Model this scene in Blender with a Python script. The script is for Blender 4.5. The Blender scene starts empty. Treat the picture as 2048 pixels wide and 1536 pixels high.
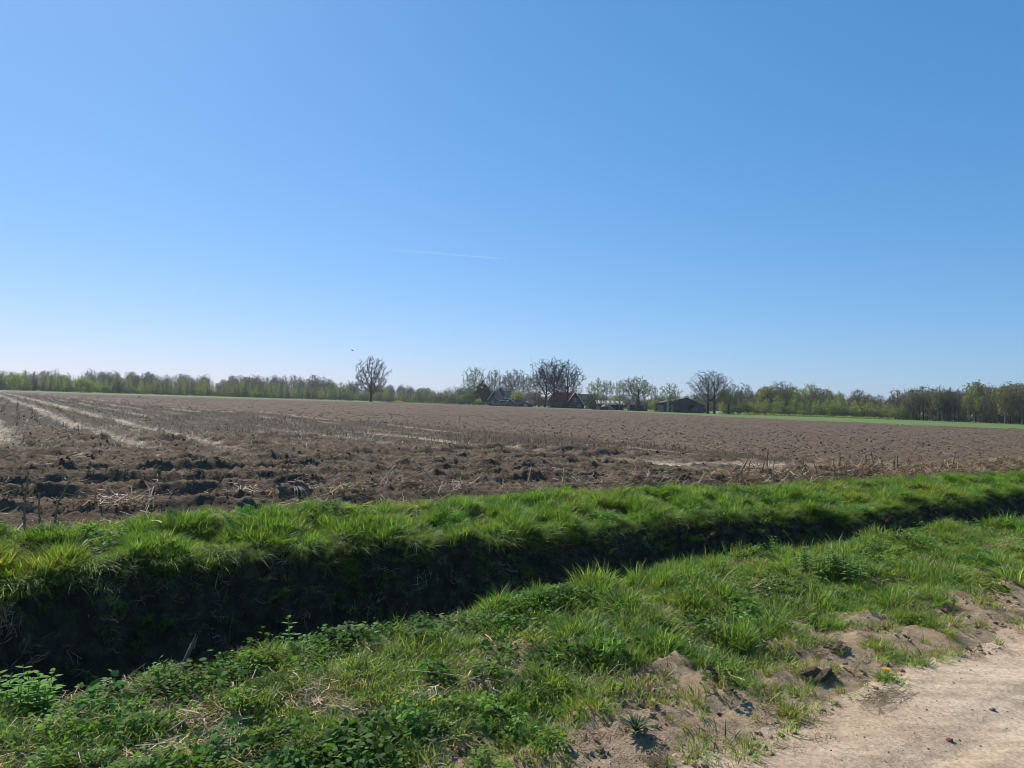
import bpy, bmesh, math, random
import numpy as np
from mathutils import Matrix, Vector, Euler

# ------------------------------------------------------------------ camera, sky, sun, exposure
scene = bpy.context.scene
COL = scene.collection
R = math.radians

cam_data = bpy.data.cameras.new('camera')
cam_data.sensor_width = 36.0
cam_data.lens = 36.0 * 1490.0 / 2048.0
cam_data.clip_start = 0.05
cam_data.clip_end = 120000.0
cam = bpy.data.objects.new('camera', cam_data)
COL.objects.link(cam)
EYE = 1.6
PITCH, ROLL = 1.38, 1.816
cam.matrix_world = (Matrix.Translation((0, 0, EYE)) @ Matrix.Rotation(R(90 + PITCH), 4, 'X')
                    @ Matrix.Rotation(R(ROLL), 4, 'Z'))
scene.camera = cam

SUN_AZ, SUN_EL = -38.0, 44.0          # azimuth from +Y towards +X, degrees
world = bpy.data.worlds.new('World')
scene.world = world
world.use_nodes = True
wn = world.node_tree
wn.nodes.clear()
w_out = wn.nodes.new('ShaderNodeOutputWorld')
w_bg = wn.nodes.new('ShaderNodeBackground')
w_sky = wn.nodes.new('ShaderNodeTexSky')
w_sky.sky_type = 'NISHITA'
w_sky.sun_disc = False
w_sky.sun_elevation = R(SUN_EL)
w_sky.sun_rotation = R(SUN_AZ)
w_sky.altitude = 0.0
w_sky.air_density = 1.0
w_sky.dust_density = 0.3
w_sky.ozone_density = 4.0
w_bg.inputs['Strength'].default_value = 0.085
# the phone camera's response to a clear sky: one even per-channel curve over the whole dome
w_sep = wn.nodes.new('ShaderNodeSeparateColor'); w_com = wn.nodes.new('ShaderNodeCombineColor')
wn.links.new(w_sky.outputs[0], w_sep.inputs[0])
for k, (gam, gain) in enumerate(((1.06, 1.50), (0.713, 1.25), (0.649, 1.612))):
    p_ = wn.nodes.new('ShaderNodeMath'); p_.operation = 'POWER'; p_.inputs[1].default_value = gam
    g_ = wn.nodes.new('ShaderNodeMath'); g_.operation = 'MULTIPLY'; g_.inputs[1].default_value = gain * 0.05 ** gam / 0.1
    wn.links.new(w_sep.outputs[k], p_.inputs[0]); wn.links.new(p_.outputs[0], g_.inputs[0]); wn.links.new(g_.outputs[0], w_com.inputs[k])
wn.links.new(w_com.outputs[0], w_bg.inputs[0])
wn.links.new(w_bg.outputs[0], w_out.inputs[0])

sun_d = bpy.data.lights.new('sun', 'SUN')
sun_d.energy = 5.0
sun_d.angle = R(0.53)
sun_d.color = (1.0, 0.965, 0.90)
sun = bpy.data.objects.new('sun', sun_d)
COL.objects.link(sun)
SUN_DIR = Vector((math.sin(R(SUN_AZ)) * math.cos(R(SUN_EL)), math.cos(R(SUN_AZ)) * math.cos(R(SUN_EL)), math.sin(R(SUN_EL))))
sun.rotation_euler = SUN_DIR.to_track_quat('Z', 'Y').to_euler()
sun.location = (-30, 40, 60)

scene.view_settings.view_transform = 'Standard'
scene.view_settings.look = 'None'
scene.view_settings.gamma = 1.0
scene.view_settings.exposure = 0.3
scene.view_settings.use_curve_mapping = False
scene.render.engine = 'CYCLES'
scene.cycles.max_bounces = 6
scene.cycles.diffuse_bounces = 3
scene.cycles.glossy_bounces = 2
scene.cycles.transmission_bounces = 4
scene.cycles.transparent_max_bounces = 8
scene.cycles.volume_bounces = 0
scene.cycles.filter_width = 1.0
scene.cycles.use_denoising = True
scene.cycles.denoising_prefilter = 'ACCURATE'
scene.cycles.use_adaptive_sampling = False
scene.cycles.sample_clamp_indirect = 4.0

# ------------------------------------------------------------------ helpers
RNG = np.random.default_rng(20240411)

def tag(o, label=None, cat=None, group=None, kind=None):
    if label: o['label'] = label
    if cat: o['category'] = cat
    if group: o['group'] = group
    if kind: o['kind'] = kind
    return o

def mesh_np(name, verts, faces=None, tris=None, quads=None, mats=None, midx=None, smooth=True):
    """fast mesh from arrays (tris (n,3) and/or quads (n,4))"""
    me = bpy.data.meshes.new(name)
    verts = np.asarray(verts, np.float32)
    me.vertices.add(len(verts))
    me.vertices.foreach_set('co', verts.ravel())
    loops, starts, p = [], [], 0
    if quads is not None and len(quads):
        q = np.asarray(quads, np.int32); loops.append(q.ravel()); starts.append(p + 4 * np.arange(len(q))); p += 4 * len(q)
    if tris is not None and len(tris):
        t = np.asarray(tris, np.int32); loops.append(t.ravel()); starts.append(p + 3 * np.arange(len(t))); p += 3 * len(t)
    lo = np.concatenate(loops); st = np.concatenate(starts)
    me.loops.add(len(lo)); me.loops.foreach_set('vertex_index', lo.astype(np.int32))
    me.polygons.add(len(st)); me.polygons.foreach_set('loop_start', st.astype(np.int32))
    me.update(calc_edges=True)
    me.polygons.foreach_set('use_smooth', np.full(len(st), smooth, bool))
    if mats:
        for m in mats: me.materials.append(m)
    if midx is not None:
        me.polygons.foreach_set('material_index', np.asarray(midx, np.int32))
    me.validate(verbose=False)
    return me

def add_attr(me, name, data, kind='FLOAT', domain='POINT'):
    a = me.attributes.new(name, kind, domain)
    key = {'FLOAT': 'value', 'FLOAT_COLOR': 'color', 'FLOAT_VECTOR': 'vector', 'INT': 'value'}[kind]
    a.data.foreach_set(key, np.asarray(data, np.int32 if kind == 'INT' else np.float32).ravel())

def link(name, me, parent=None):
    o = bpy.data.objects.new(name, me)
    COL.objects.link(o)
    if parent is not None: o.parent = parent
    return o

def empty(name, loc=(0, 0, 0), rz=0.0, sc=1.0):
    o = bpy.data.objects.new(name, None)
    o.empty_display_size = 0.2
    o.location = loc; o.rotation_euler = (0, 0, rz); o.scale = (sc, sc, sc)
    COL.objects.link(o)
    return o

# ---- numpy gradient noise
_perm = np.random.default_rng(7).permutation(1024)
_perm = np.concatenate([_perm, _perm, _perm])
_ga = np.random.default_rng(8).uniform(0, 2 * np.pi, 1024)
_gx, _gy = np.cos(_ga), np.sin(_ga)

def perlin(x, y, seed=0):
    x = np.asarray(x, float) + seed * 17.31; y = np.asarray(y, float) - seed * 9.77
    xi = np.floor(x).astype(int); yi = np.floor(y).astype(int)
    xf = x - xi; yf = y - yi
    xi &= 1023; yi &= 1023
    def g(ix, iy, dx, dy):
        h = _perm[_perm[ix & 1023] + (iy & 1023)]
        return _gx[h] * dx + _gy[h] * dy
    ux = xf * xf * xf * (xf * (xf * 6 - 15) + 10); uy = yf * yf * yf * (yf * (yf * 6 - 15) + 10)
    a = g(xi, yi, xf, yf); b = g(xi + 1, yi, xf - 1, yf)
    c = g(xi, yi + 1, xf, yf - 1); d = g(xi + 1, yi + 1, xf - 1, yf - 1)
    return (a + (b - a) * ux + (c + (d - c) * ux - a - (b - a) * ux) * uy) * 1.5

def fbm(x, y, octv=4, seed=0, gain=0.5, lac=2.03):
    r, a = 0.0, 1.0
    for k in range(octv):
        r = r + a * perlin(x, y, seed + k * 3); x = x * lac; y = y * lac; a *= gain
    return r

def sstep(a, b, x):
    t = np.clip((np.asarray(x, float) - a) / (b - a), 0, 1)
    return t * t * (3 - 2 * t)

# ---- the ditch direction: s runs along the ditch (to the right and away), n across it
TH = R(33.5)
U = np.array([math.cos(TH), math.sin(TH)]); NV = np.array([-U[1], U[0]])
def sn2xy(s, n): return s * U[0] + n * NV[0], s * U[1] + n * NV[1]
def xy2sn(x, y): return x * U[0] + y * U[1], x * NV[0] + y * NV[1]
def at(px, Y):
    """world x of a thing seen at photo column px when it stands Y metres ahead"""
    return (px - 1024.0) / 1490.0 * Y

# ---- node helpers
def new_mat(name):
    m = bpy.data.materials.new(name); m.use_nodes = True
    nt = m.node_tree; nt.nodes.clear()
    out = nt.nodes.new('ShaderNodeOutputMaterial')
    return m, nt, out

class NT:
    def __init__(s, nt): s.nt = nt
    def node(s, t, **kw):
        n = s.nt.nodes.new(t)
        for k, v in kw.items(): setattr(n, k, v)
        return n
    def set(s, sock, v):
        if isinstance(v, bpy.types.NodeSocket): s.nt.links.new(v, sock)
        else: sock.default_value = v
    def coord(s, which='Object'):
        return s.node('ShaderNodeTexCoord').outputs[which]
    def mapping(s, vec, scale=(1, 1, 1), rot=(0, 0, 0)):
        m = s.node('ShaderNodeMapping'); s.set(m.inputs['Vector'], vec)
        m.inputs['Scale'].default_value = scale; m.inputs['Rotation'].default_value = rot
        return m.outputs[0]
    def noise(s, vec, scale, detail=4, rough=0.55, dist=0.0):
        n = s.node('ShaderNodeTexNoise'); s.set(n.inputs['Vector'], vec)
        n.inputs['Scale'].default_value = scale; n.inputs['Detail'].default_value = detail
        n.inputs['Roughness'].default_value = rough; n.inputs['Distortion'].default_value = dist
        return n.outputs[0]
    def ramp(s, fac, stops):
        n = s.node('ShaderNodeValToRGB'); s.set(n.inputs[0], fac)
        cr = n.color_ramp
        while len(cr.elements) < len(stops): cr.elements.new(0.5)
        for e, (p, c) in zip(cr.elements, stops):
            e.position = p; e.color = (c, c, c, 1) if isinstance(c, (int, float)) else (*c, 1)
        return n.outputs[0]
    def mix(s, fac, a, b, mode='MIX'):
        n = s.node('ShaderNodeMix', data_type='RGBA', blend_type=mode)
        s.set(n.inputs[0], fac)
        for k, v in ((6, a), (7, b)):
            if isinstance(v, tuple) and len(v) == 3: v = (*v, 1)
            s.set(n.inputs[k], v)
        return n.outputs[2]
    def math(s, op, a, b=0.0):
        n = s.node('ShaderNodeMath', operation=op); s.set(n.inputs[0], a); s.set(n.inputs[1], b)
        return n.outputs[0]
    def attr(s, name, inst=False, out='Fac'):
        n = s.node('ShaderNodeAttribute'); n.attribute_name = name
        n.attribute_type = 'INSTANCER' if inst else 'GEOMETRY'
        return n.outputs[out]
    def bump(s, h, strength=0.5, dist=0.02, normal=None):
        n = s.node('ShaderNodeBump'); s.set(n.inputs['Height'], h)
        n.inputs['Strength'].default_value = strength; n.inputs['Distance'].default_value = dist
        if normal is not None: s.set(n.inputs['Normal'], normal)
        return n.outputs[0]
    def principled(s, col, rough=0.8, spec=0.3, normal=None, metallic=0.0):
        n = s.node('ShaderNodeBsdfPrincipled')
        if isinstance(col, tuple) and len(col) == 3: col = (*col, 1)
        s.set(n.inputs['Base Color'], col); s.set(n.inputs['Roughness'], rough)
        n.inputs['Specular IOR Level'].default_value = spec; n.inputs['Metallic'].default_value = metallic
        if normal is not None: s.set(n.inputs['Normal'], normal)
        return n.outputs[0]
    def out(s, sh):
        o = [n for n in s.nt.nodes if n.type == 'OUTPUT_MATERIAL'][0]
        s.nt.links.new(sh, o.inputs['Surface'])

def leaf_mat(name, base, trans=0.4, rough=0.5, spec=0.35, inst=True, var=True, tcol=None):
    """thin leaf / blade: gloss + diffuse + light coming through; tinted per instance"""
    m, nt, out = new_mat(name); h = NT(nt)
    col = (*base, 1)
    if inst: col = h.mix(1.0, col, h.attr('tint', True, 'Color'), 'MULTIPLY')
    if var: col = h.mix(1.0, col, h.attr('shade', False, 'Color'), 'MULTIPLY')
    p = h.principled(col, rough, spec)
    t = h.node('ShaderNodeBsdfTranslucent')
    tc = h.mix(1.0, col, (*(tcol or (1.25, 1.3, 0.7)), 1), 'MULTIPLY')
    h.set(t.inputs['Color'], tc)
    mx = h.node('ShaderNodeMixShader'); mx.inputs[0].default_value = trans
    nt.links.new(p, mx.inputs[1]); nt.links.new(t.outputs[0], mx.inputs[2])
    h.out(mx.outputs[0])
    return m

def plain_mat(name, col, rough=0.85, spec=0.2, var=0.25, scale=6.0, inst=False, bump=0.0):
    m, nt, out = new_mat(name); h = NT(nt)
    c = (*col, 1)
    nz = h.noise(h.coord(), scale, 5, 0.6)
    c = h.mix(nz, tuple(v * (1 - var) for v in col), tuple(min(1, v * (1 + var)) for v in col))
    if inst: c = h.mix(1.0, c, h.attr('tint', True, 'Color'), 'MULTIPLY')
    nrm = h.bump(nz, bump, 0.03) if bump else None
    h.out(h.principled(c, rough, spec, nrm))
    return m

def scatter(name, pts, rot, scl, idx, tint, protos, label, cat, kind='stuff', group=None):
    """one stuff object: prototypes instanced on points through geometry nodes"""
    pts = np.asarray(pts, np.float32)
    me = bpy.data.meshes.new(name)
    me.vertices.add(len(pts)); me.vertices.foreach_set('co', pts.ravel())
    add_attr(me, 'rot', rot, 'FLOAT_VECTOR')
    scl = np.asarray(scl, np.float32)
    if scl.ndim == 1: scl = np.repeat(scl[:, None], 3, 1)
    add_attr(me, 'scl', scl, 'FLOAT_VECTOR')
    add_attr(me, 'idx', idx, 'INT')
    add_attr(me, 'tint', np.concatenate([np.asarray(tint), np.ones((len(pts), 1))], 1), 'FLOAT_COLOR')
    o = link(name, me)
    ng = bpy.data.node_groups.new(name + '_scatter', 'GeometryNodeTree')
    ng.interface.new_socket('Geometry', in_out='INPUT', socket_type='NodeSocketGeometry')
    ng.interface.new_socket('Geometry', in_out='OUTPUT', socket_type='NodeSocketGeometry')
    gi = ng.nodes.new('NodeGroupInput'); go = ng.nodes.new('NodeGroupOutput')
    def named(nm, dt):
        n = ng.nodes.new('GeometryNodeInputNamedAttribute'); n.data_type = dt; n.inputs[0].default_value = nm
        return n.outputs[0]
    a_rot, a_scl, a_idx = named('rot', 'FLOAT_VECTOR'), named('scl', 'FLOAT_VECTOR'), named('idx', 'INT')
    e2r = ng.nodes.new('FunctionNodeEulerToRotation'); ng.links.new(a_rot, e2r.inputs[0])
    join = ng.nodes.new('GeometryNodeJoinGeometry')
    for k, po in enumerate(protos):
        cmp_ = ng.nodes.new('FunctionNodeCompare'); cmp_.data_type = 'INT'; cmp_.operation = 'EQUAL'
        ins = [i for i in cmp_.inputs if i.type == 'INT']
        ng.links.new(a_idx, ins[0]); ins[1].default_value = k
        oi = ng.nodes.new('GeometryNodeObjectInfo'); oi.inputs['Object'].default_value = po
        oi.inputs['As Instance'].default_value = True
        ip = ng.nodes.new('GeometryNodeInstanceOnPoints')
        ng.links.new(gi.outputs[0], ip.inputs['Points'])
        ng.links.new(cmp_.outputs[0], ip.inputs['Selection'])
        ng.links.new(oi.outputs['Geometry'], ip.inputs['Instance'])
        ng.links.new(e2r.outputs[0], ip.inputs['Rotation'])
        ng.links.new(a_scl, ip.inputs['Scale'])
        ng.links.new(ip.outputs[0], join.inputs[0])
    ng.links.new(join.outputs[0], go.inputs[0])
    md = o.modifiers.new('scatter', 'NODES'); md.node_group = ng
    tag(o, label, cat, group, kind)
    return o

def proto(name, me):
    """a prototype that only lives inside scatters (never linked to the scene)"""
    return bpy.data.objects.new(name, me)
# ------------------------------------------------------------------ terrain
def curve(pts):
    a = np.array(pts, float)
    return lambda s: np.interp(s, a[:, 0], a[:, 1])

_nr = curve([(-30, 2.6), (0, 2.6), (2, 2.55), (3, 2.45), (4, 2.6), (5.2, 2.68), (6.8, 2.72), (9, 2.7), (200, 2.7)])
_nd = curve([(-30, 4.2), (.2, 4.2), (.8, 4.2), (1.5, 4.42), (2.6, 4.58), (4.3, 4.80), (6.4, 5.0), (8.6, 5.0), (12.3, 4.95), (20, 5.0), (200, 5.0)])
_nf = curve([(-30, 8.2), (-.1, 8.2), (1, 8.55), (2.1, 8.7), (3.6, 8.75), (5.1, 8.45), (6.6, 8.5), (8.5, 8.65), (10.3, 8.3), (12.6, 8.0), (17, 8.3), (22, 8.6), (40, 8.6), (200, 8.6)])
_ne = curve([(-30, 9.95), (-.1, 9.9), (1.5, 10.0), (3.4, 10.25), (5.8, 10.3), (8.9, 10.4), (12.6, 10.1), (18, 9.95), (24, 9.8), (40, 9.8), (200, 9.8)])
def NR(s): return _nr(s) + 0.10 * perlin(s * 1.3, s * 0 + 3.3) + 0.05 * perlin(s * 4.1, s * 0 + 8.3)
def ND(s): return _nd(s) + 0.07 * perlin(s * 1.1, s * 0 + 1.3) + 0.05 * perlin(s * 3.7, s * 0 + 5.3)
def NF(s): return _nf(s) + 0.16 * perlin(s * 0.9, s * 0 + 2.3) + 0.10 * perlin(s * 2.9, s * 0 + 6.3)
def NE(s): return _ne(s) + 0.12 * perlin(s * 0.8, s * 0 + 4.3)
DEPTH = -1.35

def sandy(s, n):
    """bare sandy shoulder between track and grass: 1 = bare"""
    d = n - NR(s)
    w = np.interp(s, [-30, 0, 1.7, 2.4, 3.4, 6], [.08, .08, .12, .38, .52, .50]) + (0.22 * perlin(s * 0.9, s * 0 + 11.7) + 0.16 * perlin(s * 2.7, s * 0 + 14.7)) * sstep(1, 2.5, s)
    patch = fbm(s * 2.2, n * 2.6, 3, 31)
    return sstep(w + 0.16, w - 0.12, d + 0.34 * patch)

def h_track(s, n):
    z = 0.012 * fbm(s * 0.6, n * 1.5, 3, 1) + 0.004 * fbm(s * 7, n * 7, 3, 2)
    for c0, w, dep in ((1.75, .13, .028), (1.25, .10, .014), (0.35, .2, .03), (-1.3, .22, .03)):
        z = z - dep * np.exp(-((n - c0 - 0.08 * np.sin(s * 0.23)) / w) ** 2)
    lug = np.maximum(0, np.sin(s * 42 + 10 * np.abs(n - 1.75))) * np.exp(-((n - 1.75) / .11) ** 4) + np.maximum(0, np.sin(s * 47 - 8 * np.abs(n - 1.25))) * np.exp(-((n - 1.25) / .09) ** 4)
    z = z + .008 * lug * sstep(-.3, .3, fbm(s * .8, n * .8, 2, 4)) + 0.0018 * np.sin(n * 55 + 5 * perlin(s * .7, n * .7, 5)) * sstep(.2, .6, n) * sstep(2.2, 1.9, n)
    return z

def h_verge(s, n):
    d = n - NR(s)
    k = sstep(-0.25, 0.55, d)
    z = h_track(s, n) * (1 - k) + k * (0.06 + 0.05 * fbm(s * 1.1, n * 1.3, 3, 9) + 0.04 * fbm(s * 3.5, n * 3.5, 3, 10))
    bare = sandy(s, n)
    z = z + bare * sstep(-.1, .2, d) * (0.04 * np.maximum(0, fbm(s * 2.6, n * 3.4, 4, 12)) + 0.034 * np.abs(fbm(s * 10, n * 11, 4, 13, .7)))
    return z

def h_near(s, n):
    """everything from the track to the field edge"""
    nr, nd, nf, ne = NR(s), ND(s), NF(s), NE(s)
    z = h_verge(s, n)
    z = z + 0.04 * sstep(nd - 1.4, nd - .2, n)
    b = sstep(nd - 0.12, nd + 1.05, n)
    z = z * (1 - b) + (DEPTH + 0.05 * fbm(s, n, 3, 20)) * b
    top = -0.22 + 0.06 * fbm(s * 1.1, n * 1.1, 3, 21) + 0.04 * fbm(s * 3.3, n * 3.3, 2, 22)
    f = sstep(nf - 0.75, nf + 0.02, n) ** 0.8
    z = np.where(n > nd + 1.05, DEPTH + 0.05 * fbm(s, n, 3, 20) + f * (top - DEPTH) + 4 * f * (1 - f) * (.13 * fbm(s * 2.2, n * 4, 3, 24) + .07 * fbm(s * 7, n * 9, 3, 25)), z)
    g = sstep(nf, ne - .25, n)
    z = z + g * 0.22 * (n > nf - .01) + 0.03 * fbm(s * 2.1, n * 2.1, 3, 23) * sstep(nf - .4, nf, n)
    return z

_head = curve([(-40, 22), (0, 22), (5, 20.5), (10, 15.5), (14, 11), (16.5, 6.6), (19.5, 3.6), (23, 1.6), (30, 1.0), (300, 1.0)])
_till = curve([(8, 19), (14, 20.2), (22, 21), (36, 20), (60, 15.5), (130, 6), (270, -9), (600, -40)])
def m_head(s, n):
    d = n - NE(s); t = _head(s) * (1 + .12 * perlin(s * .4, n * .2, 41))
    return sstep(0.15, 0.9, d) * sstep(t + 1.0, t - 1.2, d)
def m_till(s, n):
    b = _till(n) + 0.6 * perlin(s * .25, n * .25, 42)
    return sstep(b - 0.5, b + 0.8, s)
def m_sand(s, n):
    """compacted pale wheel tracks running up the rows, and where the tractor turned"""
    r = np.zeros(np.shape(s))
    for c0, w, k in ((4.7, .34, 1), (2.5, .3, 1), (-.4, .34, 1), (-2.8, .3, 1), (7.6, .28, .6), (10.2, .3, .55), (13.1, .34, .8), (15.3, .3, .75), (18.2, .3, .55)):
        c = c0 - 0.041 * (n - 26) + .15 * perlin(n * .15, s * 0 + c0)
        pres = sstep(-.35, .25, perlin(n * .11, s * 0 + c0 * 3.1)) if k < 1 else 1
        r = np.maximum(r, k * pres * np.exp(-((s - c) / w) ** 4))
    r = r * sstep(19, 26, n + .35 * np.maximum(0, s - 8) * 2)
    d = n - NE(s)
    sweep = np.exp(-((d - (4.4 - .28 * (s - 14))) / .8) ** 4) * sstep(12.8, 14, s) * sstep(21.5, 19.5, s)
    sweep2 = np.exp(-((d - (2.6 - .22 * (s - 14))) / .6) ** 4) * sstep(13.5, 14.5, s) * sstep(19.5, 18, s)
    r = np.maximum(r, np.maximum(sweep, sweep2))
    return np.clip(r, 0, 1)

def h_field(s, n, fine=True):
    d = n - NE(s)
    mh, mt, ms = m_head(s, n), m_till(s, n), m_sand(s, n)
    z = 0.06 + 0.06 * fbm(s * .12, n * .12, 2, 50)
    # headland ruts, parallel to the ditch, thrown up in clods
    ws = s + .8 * perlin(s * .35, n * .5, 51); wv = n + .45 * perlin(s * .3, n * .45, 52)
    wv = n + .22 * perlin(s * .22, n * .3, 52) + .10 * perlin(s * .9, n * .9, 51) + .05 * perlin(s * 2.6, n * 2.2, 49)
    def slices(per, seed):                                  # furrow slices: steep broken face towards the ditch, long crumbling back
        ph = wv / per + .4 * perlin(s * .07, n * .12, seed); ph = ph - np.floor(ph)
        return np.where(ph < .2, sstep(0, .2, ph), 1 - sstep(.2, 1.0, ph) ** .8)
    rut = .7 * slices(1.5, 57) * sstep(-.8, -.15, fbm(s * .16, n * .5, 2, 55)) + .45 * slices(.83, 59) * sstep(-.55, .1, fbm(s * .22, n * .6, 2, 58))
    bil = np.abs(fbm(s * .9, n * 2.6, 4, 54, 0.6))
    fin = np.abs(fbm(s * 5.3, n * 8.5, 3, 56, 0.65))
    z = z + mh * (1 - .75 * ms) * (0.23 * rut * (.75 + .45 * np.clip(bil, 0, 1)) + 0.05 * bil + 0.05 * fin + .04 * np.abs(fbm(s * 11, n * 15, 2, 64)) - 0.08)
    # stubble rows run along n
    row = np.cos(s * 2 * np.pi / .75)
    st = (1 - mh) * (1 - mt)
    z = z + st * (1 - ms) * (0.025 * row + 0.035 * fbm(s * 2.5, n * 2.5, 3, 58)) - 0.04 * ms
    # tilled ground
    z = z + (1 - mh) * mt * (0.05 * fbm(s * 1.9, n * 1.9, 3, 59) + 0.03 * np.cos(s * 2 * np.pi / 1.1) + 0.05 * np.abs(fbm(s * 4.5, n * 4.5, 2, 60)))
    if fine:
        z = z + 0.016 * fbm(s * 14, n * 14, 2, 61) * (1 - .8 * ms)
    k = sstep(0, .5, d)
    return h_near(s, np.minimum(n, NE(s))) * (1 - k) + z * k

def ground_z(x, y):
    s, n = xy2sn(np.asarray(x, float), np.asarray(y, float))
    return np.where(n < NE(s), h_near(s, n), h_field(s, n))

def grow(a, b, d0, k, c=None):
    """grid lines from a to b, spacing d0 + k*|distance from c|"""
    c = a if c is None else c
    out = [a]
    while out[-1] < b:
        out.append(out[-1] + d0 + k * max(0.0, out[-1] - c))
    out[-1] = b
    return out
def grow_back(a, b, d0, k):
    return [-v for v in grow(-b, -a, d0, k)][::-1]       # from a up to b, fine at b

def sheet(name, S, Nn, Z, mat, label, attrs=None):
    """grid mesh; S,N,Z arrays (i along s, j along n)"""
    X, Y = sn2xy(S, Nn)
    ni, nj = S.shape
    v = np.stack([X, Y, Z], -1).reshape(-1, 3)
    i, j = np.meshgrid(np.arange(ni - 1), np.arange(nj - 1), indexing='ij')
    a = (i * nj + j).ravel()
    q = np.stack([a, a + nj, a + nj + 1, a + 1], 1)
    me = mesh_np(name, v, quads=q, mats=[mat])
    for k, d in (attrs or {}).items(): add_attr(me, k, np.asarray(d, float).ravel())
    o = link(name, me)
    tag(o, label, kind='structure')
    return o

# ---- ground materials
def soil_material():
    m, nt, out = new_mat('field_soil'); h = NT(nt)
    co = h.coord()
    n1 = h.noise(co, 0.25, 4, .6); n2 = h.noise(co, 3.2, 6, .62); n3 = h.noise(co, 38, 5, .65); n4 = h.noise(co, 11, 3, .6)
    c = h.ramp(n2, [(.30, (.072, .050, .030)), (.5, (.120, .084, .052)), (.68, (.188, .136, .086))])
    c = h.mix(h.ramp(n1, [(.38, 0.0), (.65, .55)]), c, (.110, .070, .044))
    red = h.math('MULTIPLY', h.attr('till'), 0.5)
    c = h.mix(red, c, (.185, .130, .088))
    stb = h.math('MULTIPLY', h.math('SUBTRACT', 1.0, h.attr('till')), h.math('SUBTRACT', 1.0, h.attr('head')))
    c = h.mix(stb, h.mix(1.0, c, (.76, .76, .74), 'MULTIPLY'), h.mix(1.0, c, (.46, .475, .455), 'MULTIPLY'))  # stubble zone darkest: shade between its rough clods put into the soil colour
    lo = h.math('MULTIPLY', h.attr('head'), 0.45)
    c = h.mix(lo, c, h.ramp(n4, [(.35, (.075, .056, .036)), (.65, (.165, .127, .082))]))
    sand = h.ramp(n4, [(.3, (.31, .235, .16)), (.7, (.50, .40, .285))])
    sf = h.math('MULTIPLY', h.attr('sand'), h.ramp(n2, [(.22, .25), (.5, 1.0)]))
    c = h.mix(sf, c, sand)
    c = h.mix(h.ramp(n3, [(.40, .0), (.72, .45)]), c, h.mix(1.0, c, (1.5, 1.45, 1.38), 'MULTIPLY'))
    n6 = h.noise(co, 1.1, 4, .75); n7 = h.noise(co, 5.5, 3, .6)
    tl = h.attr('till')
    c = h.mix(h.math('MULTIPLY', tl, h.ramp(n7, [(.36, .8), (.47, 0.0)])), c, (.060, .043, .030))
    c = h.mix(h.math('MULTIPLY', tl, h.ramp(n7, [(.56, 0.0), (.66, .8)])), c, (.22, .162, .112))
    c = h.mix(h.ramp(n6, [(.34, .7), (.48, 0.0)]), c, (.062, .046, .032))
    c = h.mix(h.ramp(n6, [(.60, 0.0), (.70, .45)]), c, (.19, .145, .10))
    hh = h.math('ADD', n2, h.math('MULTIPLY', n3, .45))
    nb = h.bump(h.math('ADD', hh, n6), 1.0, .05)
    h.out(h.principled(c, .95, .12, nb))
    return m
def sand_material():
    m, nt, out = new_mat('track_sand'); h = NT(nt)
    co = h.coord()
    st = h.mapping(co, (1.0, 9.0, 1), (0, 0, -TH))
    n1 = h.noise(co, .8, 4, .6); n2 = h.noise(co, 9, 6, .65); n3 = h.noise(co, 95, 4, .7); n5 = h.noise(st, .9, 5, .6)
    c = h.ramp(n2, [(.3, (.34, .25, .16)), (.7, (.47, .36, .245))])
    c = h.mix(h.ramp(n5, [(.42, 0.0), (.62, .75)]), c, (.56, .43, .295))
    c = h.mix(h.ramp(n1, [(.42, 0.0), (.7, .55)]), c, (.36, .235, .135))
    vr = h.node('ShaderNodeTexVoronoi'); h.set(vr.inputs['Vector'], co); vr.inputs['Scale'].default_value = 60
    gr = h.ramp(vr.outputs['Color'], [(.0, .62), (.5, 1.0), (1.0, 1.28)])
    c = h.mix(.8, c, h.mix(1.0, c, gr, 'MULTIPLY'))
    c = h.mix(h.ramp(n3, [(.60, 0.0), (.68, .7)]), c, (.16, .115, .08))
    hh = h.math('ADD', h.math('MULTIPLY', n3, .7), n2)
    h.out(h.principled(c, .95, .15, h.bump(hh, .8, .012)))
    return m
def verge_material():
    m, nt, out = new_mat('verge_soil'); h = NT(nt)
    co = h.coord()
    n1 = h.noise(co, 1.4, 4, .6); n2 = h.noise(co, 14, 6, .65); n3 = h.noise(co, 90, 4, .65)
    soil = h.ramp(n2, [(.3, (.11, .085, .05)), (.55, (.19, .15, .095)), (.75, (.29, .235, .16))])
    green = h.ramp(n2, [(.3, (.045, .065, .018)), (.7, (.10, .13, .04))])
    c = h.mix(h.ramp(n1, [(.35, .25), (.6, .8)]), soil, green)
    c = h.mix(h.attr('thatch'), c, h.ramp(n2, [(.3, (.17, .13, .075)), (.5, (.30, .245, .15)), (.72, (.44, .37, .245))]))
    bare = h.ramp(n2, [(.26, (.20, .138, .080)), (.46, (.345, .248, .150)), (.70, (.47, .352, .225))])
    c = h.mix(h.attr('bare'), c, bare)
    c = h.mix(h.ramp(n3, [(.55, 0.0), (.68, .65)]), c, (.13, .09, .055))
    hh = h.math('ADD', h.math('MULTIPLY', n3, .6), n2)
    h.out(h.principled(c, .95, .12, h.bump(hh, 1.0, .03)))
    return m
def ditch_material():
    m, nt, out = new_mat('ditch_soil'); h = NT(nt)
    co = h.coord()
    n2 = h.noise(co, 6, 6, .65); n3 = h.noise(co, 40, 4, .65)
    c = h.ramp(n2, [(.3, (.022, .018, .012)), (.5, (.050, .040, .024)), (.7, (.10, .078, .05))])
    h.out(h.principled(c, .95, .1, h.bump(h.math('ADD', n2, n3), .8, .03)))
    return m
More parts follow.
